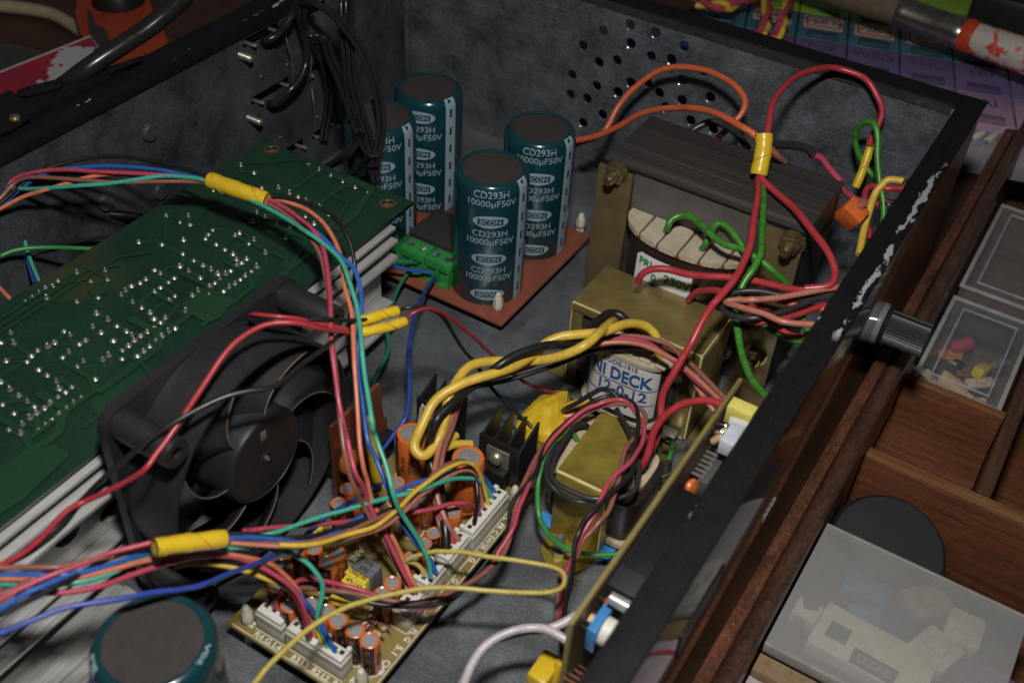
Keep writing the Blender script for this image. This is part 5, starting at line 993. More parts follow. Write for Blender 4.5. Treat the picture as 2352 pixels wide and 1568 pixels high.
W('grey black wire lying across the far edge of the big transformer', GK, .17, [(1590, 302, 'y', 43.4), (1601, 293, 'y', 43.6), (1635, 280, 'y', 44), (1668, 290, 'y', 44), (1695, 310, 'y', 43.6), (1718, 342, 'y', 43)])
W('grey sleeved wire joint behind the upright sleeve', GK, .2, [(1765, 328, 'y', 42), (1775, 331, 'y', 42.4), (1818, 334, 'y', 43.4), (1851, 341, 'y', 44), (1868, 356, 'y', 44.2)])
W('faded red wire sloping down behind the transformer', PK, .15, [(1858, 356, 'y', 44.3), (1885, 363, 'y', 44.2), (1905, 387, 'y', 43.8), (1932, 416, 'y', 43.4)], 'red mains wires')
W('salmon wire stub coming out of the upright sleeve', SA, .16, [(1758, 330, 'y', 41.4), (1768, 340, 'y', 41.6), (1785, 357, 'y', 42.0), (1800, 370, 'y', 42.6)])
p = aty(1955, 492, 43.0); t = thing('lamp_holder', 'bright orange plastic holder behind the right end of the big transformer', 'connector', tuple(p))
K('body', B(-.55, .5, -.4, .4, -.62, .6, bev=.1, mtx=Matrix.Translation(p) @ Matrix.Rotation(.5, 4, 'Y') @ Matrix.Rotation(.4, 4, 'X')), M('lamp_orange', (.66, .14, .03), rough=.35), t); K('lead_boss', LA([(.2, 0), (.2, .4)], o=p + Vector((.2, 0, .45)), axis=(.5, 0, .8), seg=12), SA, t)
for k, (px, py) in enumerate(((2076, 413), (2074, 434), (2044, 462))):
    p = at(px, py, 8.4 - k * .3); tag(obj('solder_tag', join([B(p.x - .18, p.x + .18, p.y - .25, p.y + .25, p.z - .08, p.z + .08, bev=.05), B(p.x + .05, p.x + .6, p.y - .1, p.y + .1, p.z - .03, p.z + .03)]), TIN), ('upper soldered tag at the far corner of the front panel', 'middle soldered tag at the far corner of the front panel', 'lower soldered tag at the far corner of the front panel')[k], 'solder tag', 'solder tags of the front panel')
# --- lower left bundles
GL = 'wires of the lower left bundle'
ZL = (8.6, 8.4, 8.2)
W('pink wire entering the lower yellow sleeve from the left, lowest strand', PK, .086, Zs([(-30, 1392), (0, 1378), (50, 1351), (100, 1328), (150, 1308), (200, 1291), (250, 1271), (300, 1258), (365, 1243)], 8.4, 8.2, 7.8), GL)
W('black wire of the lower left bundle, through the sleeve to the longest socket', BK, .086, Zs([(-30, 1425), (0, 1411), (50, 1385), (100, 1361), (150, 1335), (200, 1308), (250, 1283), (300, 1266), (350, 1255), (440, 1238), (517, 1225), (567, 1226), (617, 1231), (683, 1233), (733, 1228), (784, 1210), (850, 1188), (917, 1161), (970, 1130), (1030, 1100), (1070, 1088), (1090, 1100), (1096, 1145), (1092, 1178), (1087, 1220)], 8.6, 8.4, 8.0, 7.0, 6.2, 5.6, 5.0, 4.5, 4.2, 3.4, 1.9), GL)
W('blue wire of the lower left bundle, through the sleeve to the longest socket', BL, .086, Zs([(-30, 1418), (0, 1401), (50, 1368), (100, 1345), (150, 1325), (200, 1311), (250, 1298), (300, 1281), (352, 1265), (440, 1246), (517, 1236), (567, 1233), (617, 1235), (667, 1241), (710, 1243), (770, 1222), (800, 1203), (827, 1188), (867, 1161), (901, 1135), (934, 1118), (984, 1101), (1017, 1091), (1051, 1081), (1077, 1080), (1101, 1087), (1121, 1107), (1147, 1146)], 8.5, 8.3, 7.9, 7.0, 6.0, 5.2, 4.6, 4.4, 4.2, 3.6, 1.9), GL)
W('brown wire of the lower left bundle, through the sleeve to the longest socket', BR, .086, Zs([(-30, 1308), (0, 1306), (67, 1303), (133, 1301), (183, 1291), (233, 1281), (290, 1266), (360, 1252), (440, 1246), (517, 1245), (567, 1246), (633, 1246), (700, 1245), (750, 1235), (784, 1226), (850, 1198), (894, 1178), (934, 1153), (971, 1118), (1001, 1083), (1031, 1066), (1054, 1058), (1074, 1062), (1092, 1085), (1100, 1130), (1098, 1203)], 8.6, 8.4, 8.0, 7.0, 6.1, 5.5, 4.9, 4.6, 4.6, 3.8, 1.9), GL)
W('salmon wire of the lower bundle, running under the yellow one to the longest socket', SA, .086, Zs([(520, 1246), (600, 1250), (690, 1252), (760, 1243), (830, 1225), (884, 1208), (934, 1170), (967, 1137), (1001, 1113), (1034, 1093), (1067, 1080), (1090, 1091), (1101, 1128), (1113, 1181)], 6.4, 5.8, 5.1, 4.6, 4.4, 3.6, 1.9), GL)
W('yellow wire of the lower bundle, arching over the tan board to the longest socket', YE, .086, Zs([(640, 1250), (690, 1252), (730, 1248), (760, 1240), (784, 1231), (817, 1221), (867, 1205), (917, 1168), (951, 1131), (984, 1105), (1017, 1081), (1051, 1066), (1074, 1063), (1091, 1071), (1104, 1095), (1114, 1128), (1125, 1171)], 6.6, 6.0, 5.4, 5.0, 4.9, 4.0, 1.9), GL)
W('dark pink wire arching lowest over the tan board to the longest socket', PK, .086, Zs([(560, 1218), (580, 1216), (633, 1208), (700, 1205), (784, 1199), (820, 1193), (870, 1186), (917, 1181), (951, 1175), (1001, 1165), (1034, 1156), (1067, 1155), (1091, 1165), (1108, 1192)], 5.8, 5.2, 4.4, 3.8, 3.6, 3.2, 1.9), GL)
W('teal wire crossing the vertical bundle on its way to the longest socket', TE, .086, Zs([(600, 1228), (640, 1218), (660, 1211), (700, 1198), (750, 1182), (784, 1173), (834, 1158), (884, 1145), (934, 1133), (967, 1124), (1001, 1111), (1034, 1101), (1067, 1098), (1094, 1101), (1117, 1118), (1136, 1155)], 5.6, 5.4, 5.3, 5.2, 4.9, 4.4, 3.6, 1.9), GL)
W('blue straight wire at the left edge over the heatsink', BL, .086, Zs([(-30, 1320), (0, 1321), (77, 1320), (133, 1320), (180, 1314)], 8.3, 8.2, 8.0), GL)
W('orange wire at the left edge over the heatsink', OR, .086, Zs([(-30, 1332), (0, 1331), (80, 1331), (140, 1329), (200, 1321), (283, 1301), (340, 1286), (420, 1277), (500, 1271), (567, 1279), (617, 1291), (653, 1318), (683, 1351), (703, 1395), (715, 1430), (728, 1474)], 8.2, 8.1, 7.8, 7.0, 6.2, 5.0, 3.6, 1.9), GL)
W('brown wire dipping under the blue at the far left edge', BR, .086, Zs([(-30, 1385), (0, 1368), (40, 1350), (83, 1325), (133, 1308), (200, 1290), (260, 1278)], 8.3, 8.1, 7.8), GL)
W('teal wire curving over the tan board into the front edge sockets', TE, .086, Zs([(-30, 1343), (0, 1343), (80, 1342), (160, 1338), (217, 1328), (267, 1311), (300, 1291), (333, 1278), (383, 1268), (450, 1261), (517, 1258), (567, 1255), (617, 1258), (667, 1268), (707, 1291), (733, 1321), (742, 1345), (737, 1378), (729, 1411), (731, 1432), (741, 1455), (760, 1497)], 8.0, 7.9, 7.6, 7.0, 6.4, 5.8, 5.0, 4.2, 3.2, 2.0), GL)
W('pink wire at the bottom of the lower left bundle into the middle front socket', PK, .086, Zs([(-30, 1366), (30, 1363), (107, 1361), (167, 1358), (233, 1345), (300, 1321), (367, 1298), (433, 1281), (500, 1275), (550, 1281), (600, 1301), (650, 1331), (683, 1365), (700, 1405), (708, 1440), (714, 1466)], 7.9, 7.8, 7.4, 6.8, 6.2, 5.2, 3.8, 2.0), GL)
W('yellow wire of the lower left bundle dropping into the front sockets', YE, .086, Zs([(400, 1300), (440, 1292), (463, 1291), (517, 1298), (567, 1311), (617, 1331), (660, 1350), (695, 1385), (720, 1425), (746, 1488)], 5.6, 5.8, 5.4, 4.6, 3.4, 2.0), GL)
W('blue wire tucked below the pink one into the near front socket', BL, .086, Zs([(500, 1284), (560, 1290), (610, 1312), (660, 1340), (700, 1380), (725, 1412), (750, 1455), (777, 1507)], 5.4, 5.0, 4.4, 3.2, 2.0), GL)
W('dark red wire among those entering the middle front socket', DR, .086, Zs([(480, 1282), (540, 1284), (600, 1306), (650, 1338), (680, 1372), (696, 1410), (708, 1455), (713, 1470)], 5.8, 5.4, 4.4, 3.2, 2.0), GL)
W('long blue wire sweeping from the lower left edge up under the yellow sleeve', DB, .086, Zs([(-30, 1462), (0, 1451), (50, 1431), (117, 1405), (167, 1391), (233, 1381), (300, 1371), (350, 1360), (417, 1351), (467, 1341), (517, 1321), (567, 1301), (617, 1278), (660, 1258), (690, 1238), (740, 1195), (780, 1168), (830, 1138), (870, 1112)], 9.0, 8.8, 8.6, 8.2, 7.4, 6.2, 4.4, 3.2, 2.6), GL)
sleeve([(356, 1258, 8.1), (400, 1250, 7.9), (460, 1243, 7.6), (516, 1236, 7.3)], .29, 'yellow sleeve on the lower bundle in front of the fan')
W('blue wire disappearing behind the blurred big capacitor', DB, .1, Zs([(215, 1600), (213, 1550), (218, 1500), (235, 1440)], 2.0, 2.2, 2.6))
W('thin green wire on the floor behind the blurred capacitor', FG, .1, Zs([(455, 1385), (480, 1360), (500, 1335), (560, 1300)], .6, .6, .6))
sleeve([(848, 962, 5.4), (850, 1000, 4.4), (858, 1050, 3.4), (866, 1102, 2.4)], .22, 'long yellow sleeve hanging among the vertical bundle')
# --- trio of black, brown and pink wires drooping over the tan board
GT = 'trio of wires from the front board over the tan board'
U = [(1287, 1430), (1287, 1416), (1292, 1356), (1294, 1326), (1302, 1304), (1316, 1276), (1332, 1236), (1348, 1206), (1366, 1176), (1392, 1118), (1416, 1088), (1444, 1064), (1462, 1042), (1476, 1018), (1480, 990), (1476, 968), (1466, 958), (1456, 942), (1442, 924), (1422, 918), (1396, 922), (1372, 930), (1346, 940), (1316, 962), (1292, 984), (1266, 1012), (1240, 1052), (1222, 1092), (1204, 1138), (1192, 1165), (1181, 1205), (1165, 1235), (1147, 1262), (1131, 1291), (1107, 1321), (1074, 1341), (1034, 1365), (1000, 1388), (971, 1394), (934, 1392), (905, 1384), (870, 1368), (825, 1352), (780, 1339), (735, 1330), (705, 1328), (682, 1334), (648, 1352), (635, 1375), (637, 1395), (646, 1420)]
ZU = [1.2, 1.6, 2.6, 3.2, 3.6, 4.0, 4.5, 4.8, 5.0, 5.2, 5.3, 5.3, 5.2, 5.1, 5.0, 4.9, 4.8, 4.8, 4.8, 4.8, 4.8, 4.7, 4.6, 4.4, 4.2, 4.0, 3.9, 3.8, 3.8, 3.7, 3.6, 3.4, 3.2, 3.0, 2.9, 2.9, 2.9, 2.9, 3.0, 3.1, 3.2, 3.3, 3.5, 3.6, 3.5, 3.4, 3.2, 3.0, 2.6, 2.2, 1.9]
W('pink wire of the trio wound over the small transformer and across the tan board', PK, .09, [(x, y, z) for (x, y), z in zip(U, ZU)], GT)
W('brown wire of the trio wound over the small transformer and across the tan board', BR, .09, Zs([(1278, 1430), (1278, 1416), (1282, 1356), (1290, 1310), (1322, 1280), (1336, 1244), (1356, 1220), (1376, 1196), (1396, 1172), (1408, 1142), (1420, 1102), (1426, 1072), (1436, 1038), (1446, 1018), (1464, 1000), (1480, 974), (1482, 956), (1472, 940), (1456, 932), (1426, 929), (1396, 931), (1366, 940), (1336, 958), (1306, 978), (1276, 1000), (1246, 1028), (1226, 1058), (1210, 1092), (1197, 1122), (1187, 1155), (1177, 1201), (1167, 1245), (1151, 1278), (1117, 1311), (1084, 1335), (1036, 1359), (982, 1377), (937, 1383), (892, 1377), (847, 1368), (802, 1359), (757, 1352), (723, 1350), (690, 1350), (650, 1360), (630, 1378), (628, 1412)], 1.2, 2.8, 4.2, 4.8, 5.0, 5.0, 4.8, 4.9, 4.8, 4.4, 4.0, 3.9, 3.8, 3.4, 3.2, 3.2, 3.4, 3.5, 3.5, 2.9, 1.9), GT)
W('black wire of the trio wound over the small transformer and across the tan board', BK, .09, Zs([(1290, 1500), (1290, 1440), (1296, 1400), (1306, 1356), (1313, 1326), (1318, 1286), (1320, 1252), (1330, 1222), (1344, 1192), (1366, 1168), (1396, 1140), (1422, 1116), (1446, 1092), (1458, 1062), (1458, 1032), (1464, 1002), (1466, 966), (1458, 930), (1430, 912), (1396, 910), (1360, 924), (1330, 948), (1300, 972), (1270, 1000), (1245, 1040), (1231, 1081), (1207, 1115), (1184, 1141), (1171, 1171), (1167, 1211), (1151, 1251), (1134, 1278), (1100, 1320), (1070, 1347), (1036, 1377), (982, 1388), (937, 1391), (892, 1389), (847, 1383), (802, 1371), (768, 1356), (746, 1347), (705, 1342), (660, 1356), (625, 1376), (618, 1400)], 1.0, 2.6, 4.2, 5.0, 5.3, 5.2, 5.0, 4.9, 4.8, 4.4, 4.0, 3.9, 3.7, 3.3, 3.0, 3.0, 3.2, 3.4, 3.4, 2.8, 1.9), GT)
GX = 'black wires coiled round the small brass transformer'
W('black wire coiled round the small brass transformer, inner turn', GK, .105, Zs([(1350, 980), (1344, 976), (1326, 977), (1312, 990), (1296, 1014), (1282, 1036), (1272, 1062), (1266, 1088), (1274, 1104), (1296, 1122), (1336, 1140), (1366, 1145), (1396, 1142), (1426, 1140), (1454, 1128), (1466, 1102), (1468, 1072), (1462, 1042), (1450, 1006), (1436, 974), (1418, 940)], 3.5, 3.9, 4.1, 4.0, 3.9, 4.0, 4.2, 4.3, 4.2), GX)
W('black wire coiled round the small brass transformer, outer turn', GK, .105, Zs([(1300, 1005), (1282, 1022), (1266, 1042), (1256, 1064), (1256, 1092), (1266, 1114), (1286, 1134), (1316, 1150), (1352, 1155), (1385, 1150), (1410, 1135), (1432, 1105), (1446, 1070), (1455, 1030), (1460, 985)], 3.4, 3.8, 3.7, 3.5, 3.6, 4.2, 4.6, 4.6), GX)
W('black wire arching out of the yellow taped lump', GK, .105, Zs([(1292, 945), (1300, 938), (1326, 924), (1356, 906), (1380, 894), (1400, 896), (1418, 910), (1440, 935)], 2.2, 3.2, 4.4, 4.9, 4.6), GX)
W('green wire curving round the front of the small brass transformer', GN, .105, Zs([(1326, 1010), (1318, 998), (1304, 992), (1290, 995), (1272, 1014), (1252, 1046), (1240, 1082), (1234, 1122), (1236, 1176), (1248, 1208), (1268, 1236), (1292, 1254), (1316, 1266), (1346, 1271), (1376, 1273), (1425, 1270)], 3.3, 3.7, 3.6, 3.0, 2.2, 1.5, 1.2, 1.2), 'green wires near the small brass transformer')
W('short green loop beside the front board', GN, .105, Zs([(1520, 1075), (1513, 1060), (1512, 1035), (1516, 1014), (1525, 1007), (1536, 1007), (1544, 1017), (1542, 1036), (1532, 1068)], 1.0, 2.0, 2.4, 2.0, 1.0), 'green wires near the small brass transformer')
sleeve([(1529, 1058, 1.6), (1528, 1085, 1.2), (1526, 1114, .8)], .27, 'black sleeve on the short green loop', mat=GK)['group'] = 'black sleeve'
W('thin yellow wire doubled back in a long flat loop over the bare floor', MY, .088, Zs([(977, 1337), (975, 1322), (970, 1307), (955, 1294), (935, 1288), (946, 1279), (974, 1270), (1001, 1266), (1029, 1267), (1066, 1268), (1121, 1278), (1176, 1285), (1231, 1293), (1270, 1301), (1290, 1312), (1297, 1328), (1288, 1350), (1251, 1360), (1184, 1360), (1117, 1356), (1067, 1350), (1017, 1348), (967, 1351), (917, 1360), (867, 1371), (834, 1381), (802, 1391), (757, 1413), (712, 1442), (667, 1478), (622, 1521), (586, 1566), (540, 1625)], 1.9, 2.8, 3.6, 4.0, 4.2, 4.4, 4.6, 4.9, 5.2, 5.4))
W('white wire curving down from the front board, lower strand', WH, .15, Zs([(1045, 1610), (1062, 1568), (1090, 1512), (1127, 1475), (1184, 1455), (1230, 1448), (1267, 1440), (1300, 1425), (1325, 1410)], 3.4, 3.9, 4.3, 4.6), 'white wires at the near edge')
W('white wire curving down from the front board, upper strand', WH, .15, Zs([(1052, 1625), (1070, 1555), (1098, 1502), (1134, 1470), (1177, 1450), (1217, 1442), (1251, 1443), (1280, 1455), (1308, 1472)], 3.8, 4.3, 4.6, 4.4), 'white wires at the near edge')
t = thing('taped_plug', 'yellow taped plug at the lower end of the black, brown and pink trio', 'plug', tuple(at(1250, 1540, 1)))
p = at(1248, 1550, 1.6); K('wrap', B(-.42, .36, -.5, .75, -.7, .4, bev=.12, mtx=Matrix.Translation(p)), TAPEY, t); K('rolled_edge', LA([(.2, -.5), (.22, 0), (.2, .5)], o=p + Vector((.38, .28, .12)), axis=(.1, .3, 1), seg=12), TAPEY, t)
# --- crumpled yellow tape round a joint between the transformers
bm = bmesh.new(); bmesh.ops.create_icosphere(bm, subdivisions=3, radius=1.0); c = at(1262, 965, 1.4); s = random.Random(3)
u_ = (at(1310, 905, 1.6) - at(1225, 1015, 1.6)).normalized(); v_ = Vector((0, 0, 1)).cross(u_).normalized()
from mathutils import noise
for v in bm.verts:
    q = v.co.copy(); n_ = noise.noise(q * 1.3) * .22 + abs(noise.noise(q * 4.1 + Vector((3, 1, 2)))) * .12
    n_ += .16 * abs(noise.noise(q * 2.3 + Vector((7, 2, 5)))) - .05; q = q * (1 + n_); v.co = c + u_ * q.x * 1.65 * (1 + .1 * q.y) + v_ * q.y * (.95 - .28 * q.x) + Vector((0, 0, 1)) * max(-1.1, q.z * 1.15)
tl_ = thing('taped_lump', 'crumpled yellow tape lump between the two brass transformers', 'tape', tuple(c)); K('tape', bm, TAPEY, tl_, smooth=False)
p = at(1316, 955, 2.0); K('exposed_part', LA([(.03, -.5), (.3, -.4), (.32, .3), (.05, .4)], o=p, axis=(.7, .5, .1), seg=16), M('orange_scrap', (.6, .15, .03), rough=.4), tl_)
p = at(1318, 925, 2.3); bm = bmesh.new(); tube(bm, [at(1296, 942, 1.9), at(1320, 930, 2.4), at(1350, 918, 2.6)], .3, seg=10, rad=lambda f: 1 - .5 * f); K('tape_tail', bm, TAPEY, tl_)
# --- black speaker cables in the far left corner
def W2(label, mat, r, P, group, cat):
    Q = [pt(p_) for p_ in P]; off = Vector((.75, .55, .1)).normalized() * r * .56; bm = bmesh.new(); tube(bm, [q + off for q in Q], r * .56, wob=.05); tube(bm, [q - off for q in Q], r * .56, wob=.05); tag(obj('speaker_cable', bm, mat), label, 'cable', group)
GC = 'black speaker cables in the far left corner'
xk = lambda P, *xs: [(a, b_, 'x', z) for a, b_, z in Zs(P, *xs)]
W('black cable soldered to the top terminal slot', CK, .2, xk([(690, -30), (680, 0), (675, 26), (654, 60), (635, 81), (614, 92), (606, 92)], -34.6, -35.2, -36.1), GC, 'cable')
W('black cable curving into the middle terminal slot', CK, .2, xk([(700, 66), (704, 105), (704, 144), (691, 179), (667, 207), (646, 228), (628, 239), (618, 238)], -35.2, -35.0, -36.1), GC, 'cable')
W2('long black cable bowing out over the tall capacitors, outermost', CK, .22, xk([(700, 10), (717, 8), (733, 13), (759, 26), (785, 53), (811, 87), (838, 131), (859, 184), (872, 236), (877, 289), (869, 341), (859, 380)], -34.5, -33, -30.6, -28.0, -26.5), GC, 'cable')
W2('long black cable hanging straight down past the tall capacitors', CK, .21, xk([(790, -25), (790, 0), (790, 79), (798, 158), (806, 223), (819, 289), (838, 336), (856, 368), (864, 420)], -33.5, -32.6, -30.2, -27.8, -26.3), GC, 'cable')
W2('long black cable hanging beside the straight one', CK, .21, xk([(804, -25), (803, 0), (801, 53), (811, 184), (830, 263), (851, 328), (858, 400)], -33.9, -33.2, -30.6, -28.2, -26.6), GC, 'cable')
W2('black cable looping from the bent clump toward the capacitors', CK, .24, xk([(704, 86), (717, 81), (743, 92), (759, 137), (780, 179), (798, 223), (812, 270)], -35.3, -34.4, -31.8, -29.2), GC, 'cable')
W2('black cable dropping into the lowest terminal slot, left one', CK, .22, xk([(716, 100), (733, 118), (748, 158), (756, 210), (751, 263), (742, 318)], -35.2, -34.8, -35.9), GC, 'cable')
W2('black cable dropping into the lowest terminal slot, right one', CK, .22, xk([(735, 100), (748, 131), (764, 184), (769, 236), (776, 282)], -35.0, -34.6, -35.9), GC, 'cable')
W2('black cable bent in a clump at the top of the far left corner', CK, .24, xk([(720, 8), (700, 14), (692, 39), (697, 66), (705, 92), (725, 98), (745, 95)], -34.6, -35.2, -35.0), GC, 'cable')
W2('black cable end arching down beside the left tall capacitor', CK, .24, xk([(826, 300), (817, 323), (798, 354), (772, 374), (750, 385)], -28.0, -28.6, -30), GC, 'cable')
W2('black cable end going under the green board corner', CK, .24, xk([(860, 355), (845, 368), (824, 389), (800, 408)], -26.6, -27.4, -28.4), GC, 'cable')
GW = 'thin bare wires by the terminal slots'
BW = M('dull_bare_wire', (.13, .11, .085), rough=.5, metal=.4)
W('thin bare wire from the top slot to the middle slot', BW, .06, xk([(654, 79), (662, 110), (670, 144), (672, 192)], -36.0, -35.8, -36.1), GW)
W('thin bare wire stub above the right end of the middle slots', BW, .06, xk([(712, 113), (716, 138), (713, 165), (712, 182)], -36.0, -35.9, -36.1), GW)
W('thin bare wire down to the lowest slot', BW, .06, xk([(717, 205), (722, 249), (725, 302)], -36.1, -35.8, -36.1), GW)
W('thick black mains cable leaving over the rear rim at the top left', CK, .42, Zs([(120, 215), (160, 188), (200, 160), (260, 118), (330, 72), (380, 32), (430, -12)], 9.9, 11, 12, 13), None, 'cable')
# ================================================================== bench rail, drawer and things lying around
bm = bmesh.new()
prism(bm, [(-4.3, -2.5), (-4.3, 1.3), (-4.24, 1.4), (-4.05, 1.43), (-3.75, 1.41), (-3.69, 1.3), (-3.64, .9), (-3.0, .7), (-2.96, .3), (-2.94, 0), (-2.94, -7), (-4.2, -7)], 4, 110, lambda u, v, w: Vector((u, w, v)))
o = obj('bench_rail', bm, WOODR); o['kind'] = 'structure'
BEAD = M('dark_varnished_bead', (.095, .045, .028), rough=.36, grain=.45, gs=8, scratch=.35, rgh=.78, c2=(.022, .013, .010), ns=.7, stretch=(1.6, .4, 1.6), bump=.2, bs=5, coat=.35, speck=(.3, .22, .16), speck_amt=.3, speck_scale=5)
bm = bmesh.new(); n = 40; rb = random.Random(4)
prism(bm, [(-3.29 + .39 * math.cos(PI * 1.15 * i / 14 - .25), 1.22 + .42 * math.sin(PI * 1.15 * i / 14 - .25)) for i in range(15)] + [(-3.58, .75), (-3.0, .75)], 4, 110, lambda u, v, w: Vector((u, w, v)))
o = obj('bench_rail_bead', bm, BEAD); o['kind'] = 'structure'
DW = thing('drawer', 'open brown wooden drawer with partitions in front of the bench', 'drawer', (0, 45, -7))
K('bottom', B(-2.9, 12, 5, 110, -6.4, -6.0), WOODM, DW)
K('partition', B(-2.9, 12, 38.0, 38.75, -5.98, -1.0, bev=.06), WOODM, DW)
K('partition', B(-2.9, 1.85, 44.3, 44.9, -5.98, -1.2, bev=.06), WOODM, DW)
K('lit_edge_strip', B(-2.9, 12, 38.06, 38.7, -.99, -.93, bev=.02), M('lit_edge_wood', (.24, .11, .045), rough=.5, grain=.35, gs=7, scratch=.35, c2=(.14, .06, .025), ns=1.2, stretch=(.3, 3, 3)), DW)  # light on the partition's top edge, put into a paler wood strip
K('lit_edge_strip', B(-2.9, 1.85, 44.36, 44.85, -1.19, -1.13, bev=.02), M('lit_edge_wood', (.24, .11, .045)), DW)
K('long_divider', B(1.9, 2.55, 38.8, 110, -5.97, -.9, bev=.08), WOODD, DW)
K('long_divider', B(5.2, 5.8, 38.8, 110, -5.97, -.9, bev=.08), WOODD, DW)
K('inner_step', B(-2.9, 1.85, 41.5, 44.25, -5.97, -3.4, bev=.05), WOODM, DW)
CLR = M('clear_plastic', (.5, .52, .54), rough=.12, alpha=.08, spec=.8, scratch=.2)
CLR.surface_render_method = 'BLENDED' if hasattr(CLR, 'surface_render_method') else None
def tub(name, label, x0, x1, y0, y1, z0, z1, cat='box'):
    t = thing(name, label, cat, ((x0 + x1) / 2, (y0 + y1) / 2, z0), 'clear plastic tubs in the drawer')
    w = .1; bm = bmesh.new()
    box(bm, x0, x1, y0, y0 + w, z0, z1); box(bm, x0, x1, y1 - w, y1, z0, z1); box(bm, x0, x0 + w, y0 + w, y1 - w, z0, z1); box(bm, x1 - w, x1, y0 + w, y1 - w, z0, z1); box(bm, x0 + w, x1 - w, y0 + w, y1 - w, z0, z0 + w)
    K('tub', bm, CLR, t)
    K('lid_rim', join([B(x0 - .08, x1 + .08, y0 - .08, y0 + .16, z1 + .01, z1 + .16, bev=.05), B(x0 - .08, x1 + .08, y1 - .16, y1 + .08, z1 + .01, z1 + .16, bev=.05), B(x0 - .08, x0 + .16, y0 + .17, y1 - .17, z1 + .01, z1 + .16, bev=.05), B(x1 - .16, x1 + .08, y0 + .17, y1 - .17, z1 + .01, z1 + .16, bev=.05)]), M('lid_rim_plastic', (.62, .64, .66), rough=.15, alpha=.42, spec=.8), t)
    K('lid', B(x0 + .17, x1 - .17, y0 + .17, y1 - .17, z1 + .03, z1 + .09), CLR, t)
    ring = [(x0 + .7, y0 + .8), (x1 - .7, y0 + .8), (x1 - .7, y1 - .8), (x0 + .7, y1 - .8), (x0 + .7, y0 + .8)]; bm = bmesh.new(); tube(bm, [(a, b_, z1 + .1) for a, b_ in ring], .06, seg=6, n=1); K('lid_ridge', bm, M('lid_rim_plastic', (.62, .64, .66)), t)
    return t
tub('plastic_tub', 'clear plastic tub of coloured oddments in the drawer beside the knob', -2.65, 1.55, 45.3, 53.0, -4.2, -1.7)
tub('plastic_tub', 'empty looking clear plastic tub farther along the drawer', -2.6, 1.6, 53.6, 63.0, -4.0, -1.3)
od = (((-.9, 48.2), (.62, .40, .22), 'peach plug scrap in the clear tub', 1.0), ((.1, 50.2), (.62, .48, .05), 'yellow plug scrap in the clear tub', .8), ((-1.8, 49.2), (.05, .05, .06), 'black plug scrap in the clear tub', 1.0), ((-1.3, 51.6), (.42, .06, .10), 'red strip in the clear tub', .8), ((.8, 47.0), (.58, .52, .40), 'cream peg in the clear tub', .9), ((.2, 46.4), (.52, .32, .16), 'tan clip in the clear tub', .6), ((-2.0, 46.6), (.32, .22, .15), 'brown washer stack in the clear tub', .7))
for k, ((x, y), c, lab, s) in enumerate(od):
    t = thing('oddment', lab, 'spare part', (x, y, -4.0), 'oddments in the clear tub'); mt = M('oddment_%d' % k, c, rough=.5)
    mtx = Matrix.Translation((x, y, -3.5)) @ Matrix.Rotation(k * 1.3, 4, 'Z') @ Matrix.Rotation(.3, 4, 'Y')
    K('shell', B(-.8 * s, .8 * s, -.4 * s, .4 * s, -.3, .35, bev=.15, mtx=mtx), mt, t); bm = LA([(.2 * s, 0), (.18 * s, .9 * s)], o=(0, 0, 0), axis=(1, 0, 0), seg=10)
    for v in bm.verts: v.co = mtx @ (v.co + Vector((.8 * s, 0, 0)))
    K('prong', bm, mt, t)
rb = random.Random(9)
for k in range(16):
    x, y = rb.uniform(-2.3, 1.2), rb.uniform(45.9, 52.4); nm, c = rb.choice((('cream', (.55, .47, .34)), ('grey', (.2, .2, .2)), ('brown', (.2, .1, .05)), ('black', (.02, .02, .022)), ('white', (.6, .58, .55)), ('orange', (.5, .2, .05))))
    t = thing('oddment', 'small %s offcut in the clear tub beside the knob' % nm, 'spare part', (x, y, -4.05), 'small %s offcuts in the clear tub' % nm); mt = M('offcut_' + nm, c, rough=.5)
    mtx = Matrix.Translation((x, y, -3.85)) @ Matrix.Rotation(rb.uniform(0, 6), 4, 'Z') @ Matrix.Rotation(rb.uniform(-.4, .4), 4, 'X'); s = rb.uniform(.35, .8)
    K('chip', B(-s, s, -s * .4, s * .4, -.14, .14, bev=.07, mtx=mtx), mt, t); K('nub', B(-s * .3, s * .3, -s * .2, s * .2, .141, .3, bev=.04, mtx=mtx), mt, t)
p = at(2035, 1262, -2.4); t = thing('black_disc', 'thick round black disc standing against the drawer partition', 'disc', tuple(p))
K('disc', LA([(2.35, -.35), (2.45, -.2), (2.45, .2), (2.3, .35), (.02, .35)], o=p, axis=(.12, -.3, 1), seg=48), M('disc_black', (.012, .012, .014), rough=.6, c2=(.014, .014, .016), speck=(.1, .1, .1), speck_amt=.15), t); K('rim_band', LA([(2.46, -.12), (2.5, -.1), (2.5, .1), (2.46, .12)], o=p, axis=(.12, -.3, 1), seg=48, cap0=False, cap1=False), BPL, t)
